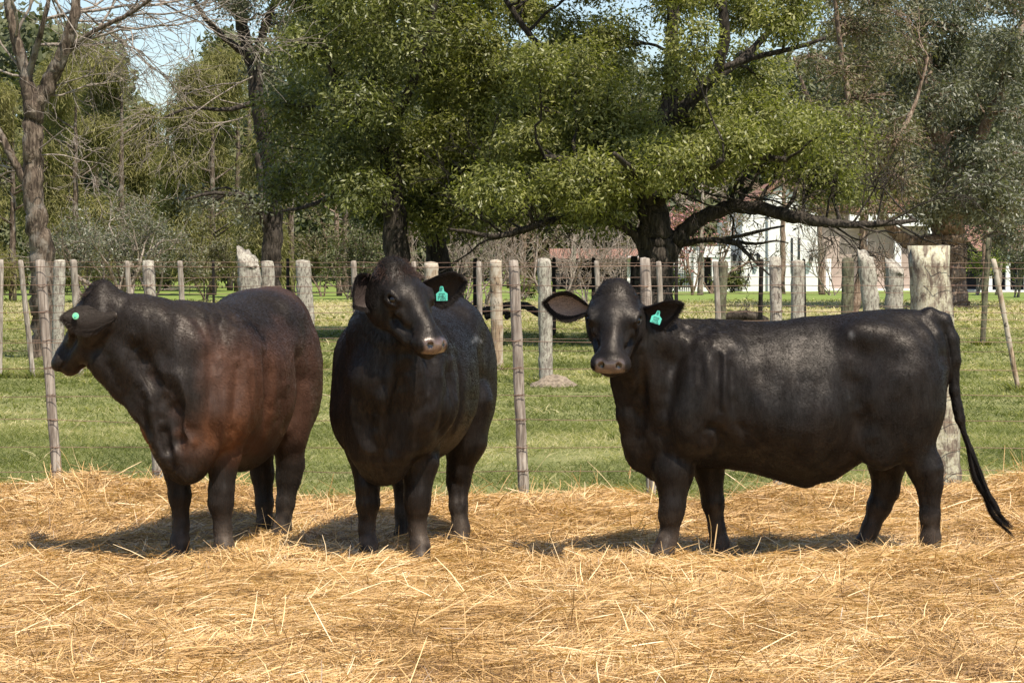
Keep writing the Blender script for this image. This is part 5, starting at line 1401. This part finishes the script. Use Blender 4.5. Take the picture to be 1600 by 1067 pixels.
TW = [
    (190, 75, 4.2, 5, B_PALE, 'twisted pale-barked tree forking low behind the brown heifer poll', 'small_bare_tree', .15, L_GREYG, 6000, .12),
    (240, 88, 4.0, 5, B_PALE, 'pale shrub of grey leaves right of the twisted pale tree', 'bare_shrub', .07, L_GREYG, 6000, .05),
    (130, 92, 3.6, 4, B_PALE, 'grey-leaved shrub between the forked tree and the twisted pale tree', 'bare_shrub', .06, L_GREYG, 5000, .0),
    (320, 95, 3.4, 4, B_BROWN, 'dull green shrub left of the slim dark trunk', 'bare_shrub', .05, L_MIX, 5000, .0),
    (545, 100, 3.0, 5, B_BROWN, 'shady shrub left of the straight dark trunk', 'bare_shrub', .05, L_FAR, 4000, .0),
    (500, 108, 4.0, 4, B_WARM, 'thin reddish shrub right of the slim dark trunk', 'bare_shrub', .05, L_MIX, 5000, .0),
    (722, 70, 3.0, 9, B_PALE, 'many-stemmed pale shrub at the foot of the leaning dark trunk', 'bare_shrub', .05, None, 0, .0),
    (760, 82, 3.2, 6, B_PALE, 'bare grey shrub under the arching left limb', 'bare_shrub', .05, None, 0, .0),
    (880, 74, 3.6, 4, B_PALE, 'small bare tree with bright leaning stems behind the thick mottled post', 'small_bare_tree', .06, None, 0, -.1),
    (920, 88, 3.4, 6, B_TWIG, 'tangled bare shrub left of the side-on heifer poll', 'bare_shrub', .04, None, 0, .0),
    (965, 96, 3.6, 6, B_TWIG, 'tangled bare shrub close to the left side of the great trunk', 'bare_shrub', .04, None, 0, .0),
    (815, 98, 4.4, 4, B_WARM, 'bare reddish small tree left of the thick mottled post', 'small_bare_tree', .07, None, 0, .0),
    (1082, 112, 4.6, 4, B_WARM, 'bare tree with pink blossom just right of the great trunk', 'small_bare_tree', .07, L_PINK, 1300, .0),
    (1112, 118, 4.4, 4, B_WARM, 'tawny-leaved small tree in front of the white house entrance', 'small_bare_tree', .09, L_MIX, 1100, -.15),
    (1300, 112, 3.4, 5, B_TWIG, 'bare shrub before the brown wall', 'bare_shrub', .04, None, 0, .0),
    (1390, 104, 2.6, 5, B_WARM, 'low bare shrub beside the short rotten post', 'bare_shrub', .03, None, 0, .0),
    (1530, 112, 3.6, 4, B_PALE, 'small yellow-green tree in front of the dark veranda', 'small_bare_tree', .06, L_YELL, 2600, .0),
    (1590, 105, 3.2, 4, B_PALE, 'small pale tree at the right edge before the tiled roof', 'small_bare_tree', .06, L_GREYG, 2500, .0),
]
for i, (px, D, H, n, mt, lb, nm, r, lm, nl, lean) in enumerate(TW):
    twiggy(px, 0, D, H, n, mt, 400 + i, lb, nm, r=r, leafm=lm, nleaf=int(nl * SQ), lean=lean, lsz=.13 * D / 90)
# bare upright trunks among the far trees
def trunk(px, top, D, w, mat, label, seed, lean=0):
    rg = np.random.default_rng(seed); by = HZ + CAM_H * F_PX / D
    root = empty('slender_tree', W(px, by, D)); props(root, label, 'tree', 'slender trunks far behind the meadow')
    A = Acc(); P, r = limb_px([(px - lean, by + 2, w * .62), (px - lean * .5, (by + top) / 2, w * .5), (px, top, w * .4), (px + lean * .5, top - 60, w * .25)], D)
    t = np.linspace(0, 3, 16); Pm = np.stack([np.interp(t, range(4), np.array(P)[:, k]) for k in range(3)], -1) + rg.normal(0, .02, (16, 3)); V, Q, T = tube_np(Pm - W(px, by, D), np.interp(t, range(4), r), 9, rough=.1, rng=rg); A.add(V, Q, T)
    for k in range(6): grow(A, W(px, by, D), Pm[rg.integers(8, 15)], nrm([rg.choice((-1, 1)), rg.normal(0, .5), .6]), 1.4, .05, 2, rg, .5, .1, minr=.012)
    A.build('trunk', mat, root)
for i, a in enumerate([(524, 300, 110, 8, B_WARM, 'slender reddish trunk between the slim dark tree and the straight dark one'), (820, 330, 108, 10, B_WARM, 'straight tan trunk left of the thick mottled post'), (900, 360, 120, 7, B_PALE, 'thin pale trunk right of the thick mottled post'),
                       (1097, 350, 112, 8, B_PALE, 'pale trunk left of the house entrance'), (1224, 335, 116, 9, B_WARM, 'grey-brown trunk in front of the middle of the white wall'), (1281, 350, 114, 9, B_WARM, 'brown trunk at the corner where the white wall meets the brown one'),
                       (1538, 340, 92, 7, B_WARM, 'slim grey trunk close to the right of the thick pinkish trunk'), (1565, 380, 112, 8, B_PALE, 'pale trunk before the dark veranda'), (335, 370, 130, 6, B_PALE, 'thin pale trunk behind the thin black stake'),
                       (362, 365, 130, 8, B_DARK, 'dark trunk left of the broad stump-like post')]):
    trunk(*a, 500 + i, lean=(-6, 5, 8, 3, 2, -3, 0, 6, 0, 3)[i])
# far-off wood closing the view
rg = np.random.default_rng(77)
A = Acc(); n = int(150000 * SQ)
x = rg.uniform(-62, 62, n); y = rg.uniform(185, 215, n)
_px = x / y * F_PX + 800
hmax = 11.0 + np.where(_px > 700, 6.5, 9) * np.clip(np.abs(_px - 290) / 60 - .9, 0, 1) + 3.5 * vnoise(np.stack([x, y * .2], -1), 9, 5) + 2 * vnoise(np.stack([x, y * .3], -1), 3, 6)
z = hmax * rg.random(n) ** .8
P = np.stack([x, y, z], -1); P += rg.normal(0, .2, P.shape)
V, Q, v = leaf_quads(P, np.tile(np.array([.1, -.8, .4]), (n, 1)), .85, .55, rg, .3, np.clip(.35 + .3 * vnoise(P, 3.0, 8) + rg.normal(0, .15, n), 0, 1))
fw = mesh_np('far_wood', V, Q, L_FAR, None, False, {'val': v}); fw['kind'] = 'stuff'
# fallen limb and log on the grass
A = Acc(); rg = np.random.default_rng(90)
for pts in ([(735, 497, 5), (752, 488, 6), (775, 480, 5), (800, 476, 5), (822, 478, 6), (840, 489, 6), (856, 500, 4)], [(758, 496, 5), (775, 489, 5), (795, 488, 4)], [(820, 477, 4), (806, 484, 4), (790, 497, 4)]):
    P, r = limb_px([(a, b_, c) for a, b_, c in pts], 52)
    P = np.array(P); V, Q, T = tube_np(P, r, 8, rough=.15, rng=rg); A.add(V, Q, T)
props(A.build('fallen_limb', B_DARK, None), 'dark bent fallen limb lying on the grass behind the smooth tan post', 'fallen limb')
A = Acc(); P, r = limb_px([(1128, 499, 4), (1142, 494, 8), (1165, 493, 9), (1185, 496, 8), (1200, 501, 4)], 54); V, Q, T = tube_np(P, r, 10, rough=.2, rng=rg); A.add(V, Q, T)
for k in range(7): grow(A, np.zeros(3), W(1140 + k * 8, 492, 54), nrm([rg.normal(), rg.normal() * .4, .6]), .35, .012, 1, rg)
props(A.build('fallen_log', B_DARK, None), 'low dark log on the grass above the side-on heifer shoulder', 'log')
# ------------------------------------------------------------------ buildings
def plain(name, c, rough=.8, sc_=3, var=.12):
    m, nt, b = mat_new(name); n_ = noise(nt, sc_, 4)
    nt.links.new(mixc(nt, n_, tuple(x * (1 - var) for x in c), tuple(min(1, x * (1 + var)) for x in c)), b.inputs['Base Color']); b.inputs['Roughness'].default_value = rough
    bump(nt, b, noise(nt, 18, 4), .3, .02)
    return m
M_WHITE = plain('white_render', (.74, .73, .70)); M_ROSE = plain('brownish_render', (.36, .285, .24), .85, 1.2, .2); M_BLACK = plain('black_iron', (.015, .015, .016), .5)
M_TRIM = plain('white_paint', (.78, .77, .74), .5); M_DIM = plain('dark_interior', (.02, .017, .015)); M_LOWW = plain('grey_door', (.20, .22, .24), .5)
m, nt, b = mat_new('roof_tile'); w_ = N(nt, 'ShaderNodeTexWave'); w_.inputs['Scale'].default_value = 3.2; w_.bands_direction = 'X'
nt.links.new(N(nt, 'ShaderNodeNewGeometry').outputs['Position'], w_.inputs['Vector'])
nt.links.new(mixc(nt, w_.outputs['Fac'], (.19, .095, .065), (.34, .18, .125)), b.inputs['Base Color']); b.inputs['Roughness'].default_value = .8; bump(nt, b, w_.outputs['Fac'], .8, .05); M_TILE = m
m, nt, b = mat_new('window_glass'); b.inputs['Base Color'].default_value = (.02, .025, .03, 1); b.inputs['Roughness'].default_value = .08; M_GLASS = m
def box(bm, x0, x1, y0, y1, z0, z1, bev=0.0):
    r = bmesh.ops.create_cube(bm, size=1)
    for v in r['verts']: v.co = ((x0 + x1) / 2 + v.co.x * (x1 - x0), (y0 + y1) / 2 + v.co.y * (y1 - y0), (z0 + z1) / 2 + v.co.z * (z1 - z0))
    if bev: bmesh.ops.bevel(bm, geom=list({e for v in r['verts'] for e in v.link_edges}), offset=bev, segments=1, affect='EDGES')
def part(name, boxes, mat, parent, bev=0.0, extra=None):
    bm = bmesh.new()
    for b_ in boxes: box(bm, *b_, bev)
    if extra: extra(bm)
    me = bpy.data.meshes.new(name); bm.to_mesh(me); bm.free(); me.materials.append(mat)
    o = bpy.data.objects.new(name, me); COL.objects.link(o); o.parent = parent
    return o
HD = 126.0
def hx(px, D=HD): return (px - 800) * D / F_PX
def hz(py, D=HD): return CAM_H - (py - HZ) * D / F_PX
def prism(pts, y0, y1):
    def f(bm):
        a = [bm.verts.new((x, y0, z)) for x, z in pts]; c = [bm.verts.new((x, y1, z)) for x, z in pts]
        n = len(pts); bm.faces.new(a); bm.faces.new(c[::-1])
        for i in range(n): bm.faces.new((a[i], c[i], c[(i + 1) % n], a[(i + 1) % n]))
        bmesh.ops.recalc_face_normals(bm, faces=bm.faces)
    return f
# white house
wh = empty('white_house', (hx(1205), HD, 0)); props(wh, 'white rendered house with a gable, wall lanterns and tall narrow windows behind the great tree', 'house')
ox = hx(1205)
X = lambda p: hx(p) - ox
part('wall', [], M_WHITE, wh, extra=prism([(X(1160), -.3), (X(1278), -.3), (X(1278), hz(322)), (X(1222), hz(290)), (X(1160), hz(330))], 0, 9))
part('side_wing', [(X(1141), X(1160) - .003, 1.2, 8, -.3, hz(345)), ], M_WHITE, wh)
part('porch', [(X(1082), X(1092), -.6, 0, -.2, hz(392)), (X(1092) + .003, X(1141) - .003, -.3, 6, hz(402), hz(385)), (X(1112), X(1141) - .003, -.25, 5.5, -.2, hz(402) - .003), (X(1062), X(1082) - .003, -.35, -.1, hz(396), hz(388)), (X(1035), X(1082) - .003, .5, .8, -.2, hz(386)), (X(1092) + .003, X(1101), .3, 5.3, -.2, hz(402) - .003)], M_WHITE, wh)
part('plinth', [(X(1040), X(1104), -.9, -.62, -.1, hz(449))], M_TRIM, wh)
part('doorway', [(X(1101) + .003, X(1112) - .003, .6, 5.4, -.2, hz(402) - .003)], M_DIM, wh)
part('roof', [], M_TILE, wh, extra=prism([(X(1156), hz(328)), (X(1222), hz(286)), (X(1282), hz(319)), (X(1282), hz(315)), (X(1222), hz(280)), (X(1156), hz(323))], -.25, 9.3))
part('downpipe', [(X(1198), X(1198) + .07, -.12, -.02, 0, hz(330))], M_LOWW, wh)
for px_ in (1236, 1247):
    w_ = part('window', [(X(px_), X(px_) + .10, -.05, -.003, hz(425), hz(372))], M_GLASS, wh)
for px_ in (1150, 1184, 1267):
    yy = 1.2 if px_ == 1150 else 0
    l = part('wall_lantern', [(X(px_) - .09, X(px_) + .09, yy - .32, yy - .14, hz(408), hz(400), .02)[:6], (X(px_) - .03, X(px_) + .03, yy - .2, yy - .003, hz(411), hz(409))], M_BLACK, wh,
             extra=lambda bm, px_=px_, yy=yy: bmesh.ops.create_cone(bm, cap_ends=True, segments=4, radius1=.17, radius2=.02, depth=.16, matrix=Matrix.Translation((X(px_), yy - .23, hz(398)))))
gate = empty('iron_gate', (hx(1071), HD - 1.2, 0)); props(gate, 'black iron bar gate left of the white house, near the great trunk', 'gate')
part('bars', [(hx(1060 + k * 3.4) - hx(1071) - .018, hx(1060 + k * 3.4) - hx(1071) + .018, -.018, .018, .12, hz(392)) for k in range(7)], M_BLACK, gate)
for z in (.2, 1.0, 1.7, 2.05): part('rail', [(hx(1058) - hx(1071), hx(1083) - hx(1071), .02, .05, z, z + .05)], M_BLACK, gate)
# brown walled wing with white columns
bw = empty('brown_walled_house', (hx(1360), HD + 2, 0)); props(bw, 'long brownish wall with white columns and white frieze, right of the white house', 'house')
ox2 = hx(1360); X2 = lambda p: hx(p) - ox2
part('wall', [(X2(1279), X2(1500), 1.6, 8, -.3, hz(331))], M_ROSE, bw)
part('frieze', [(X2(1340), X2(1500), .9, 1.58, hz(352), hz(333))], M_TRIM, bw)
part('plinth', [(X2(1279), X2(1500), .2, 1.58, -.1, hz(452))], M_TRIM, bw)
part('roof', [], M_TILE, bw, extra=prism([(X2(1281), hz(330)), (X2(1505), hz(330)), (X2(1490), hz(300)), (X2(1290), hz(300))], 1.0, 8.5))
for a, w2, t in ((1306, 9, 405), (1364, 8, 352), (1417, 11, 352), (1470, 9, 352)):
    cz = hz(t) - (0 if t > 400 else .003)
    part('column', [(X2(a) - w2 / 2 / 30, X2(a) + w2 / 2 / 30, .9, 1.25, .0, cz)], M_TRIM, bw, .03)
part('low_wall', [(X2(1292), X2(1312), .95, 1.15, 0, hz(415))], M_ROSE, bw)
part('bench', [(X2(1368), X2(1378), .3, .8, hz(444), hz(441)), (X2(1369), X2(1370), .35, .75, 0, hz(444) - .002), (X2(1376), X2(1377), .35, .75, 0, hz(444) - .002)], M_TRIM, bw)
# tiled veranda at the right
vd = empty('veranda_house', (hx(1570), HD - 4, 0)); props(vd, 'dark open veranda under a red tiled roof at the right edge', 'house')
D4 = HD - 4; ox3 = hx(1570, D4); X3 = lambda p: hx(p, D4) - ox3
part('back_wall', [(X3(1503), X3(1680), 4.0, 4.3, -.3, hz(392, D4))], M_DIM, vd)
part('roof', [], M_TILE, vd, extra=lambda bm: prism([(0, hz(392, D4)), (0, hz(388, D4)), (0, hz(388, D4))], X3(1575), X3(1700)) and (lambda a: bm.faces.new([bm.verts.new(v) for v in a]))([(X3(1500), -.3, hz(392, D4)), (X3(1700), -.3, hz(392, D4)), (X3(1700), 5, hz(350, D4)), (X3(1500), 5, hz(350, D4))]))
part('fascia', [(X3(1500), X3(1700), -.28, -.18, hz(397, D4), hz(392, D4) - .01)], M_DIM, vd)
part('floor_slab', [(X3(1500), X3(1700), -.3, 4.0, -.1, .10)], M_TRIM, vd)
for a in (1521, 1549, 1578, 1610): part('column', [(X3(a) - .11, X3(a) + .11, -.15, .07, .10, hz(397, D4) - .003)], M_TRIM, vd, .02)
part('railing', [(X3(1556), X3(1640), -.08, -.04, z, z + .04) for z in (.35, .62, .9)], M_BLACK, vd)
# low red-roofed shed left of the great trunk
D5 = 134.0; sh = empty('red_roofed_shed', (hx(935, D5), D5, 0)); props(sh, 'low shed with faded red roof and dark open front, left of the great trunk', 'shed')
ox5 = hx(935, D5); X5 = lambda p: hx(p, D5) - ox5
part('wall', [(X5(868), X5(1000), 4, 4.3, -.3, hz(402, D5)), (X5(962), X5(1000), .3, 3.99, -.3, hz(403, D5))], M_DIM, sh)
part('roof', [], M_TILE, sh, extra=lambda bm: (bm.faces.new([bm.verts.new(v) for v in [(X5(860), -.5, hz(404, D5)), (X5(1008), -.5, hz(404, D5)), (X5(1008), 4.5, hz(388, D5)), (X5(860), 4.5, hz(388, D5))]])))
part('white_panel', [(X5(980), X5(1010), .0, .29, 0, hz(400, D5))], M_WHITE, sh)
for a in (872, 905, 940, 960): part('pole', [(X5(a) - .08, X5(a) + .08, -.1, .06, 0, hz(404, D5) - .003)], M_DIM, sh)
# plants by the walls
twiggy(1144, 0, 122, 1.3, 8, B_DARK, 601, 'dark rounded shrub against the white house wall', 'leafy_shrub', r=.03, leafm=L_DARK, nleaf=2600, lsz=.16, grp='garden plants by the buildings', fan=.7)
twiggy(832, 0, 104, 1.0, 8, B_DARK, 602, 'bright yellow-green bush between the tan post and the thick mottled post', 'leafy_shrub', r=.02, leafm=L_YELL, nleaf=1200, lsz=.16, grp='garden plants by the buildings', fan=.7)
twiggy(1050, 0, 112, 1.4, 7, B_DARK, 603, 'yellow flowering bush just right of the great trunk', 'leafy_shrub', r=.02, leafm=L_YELL, nleaf=900, lsz=.14, grp='garden plants by the buildings', fan=.5)
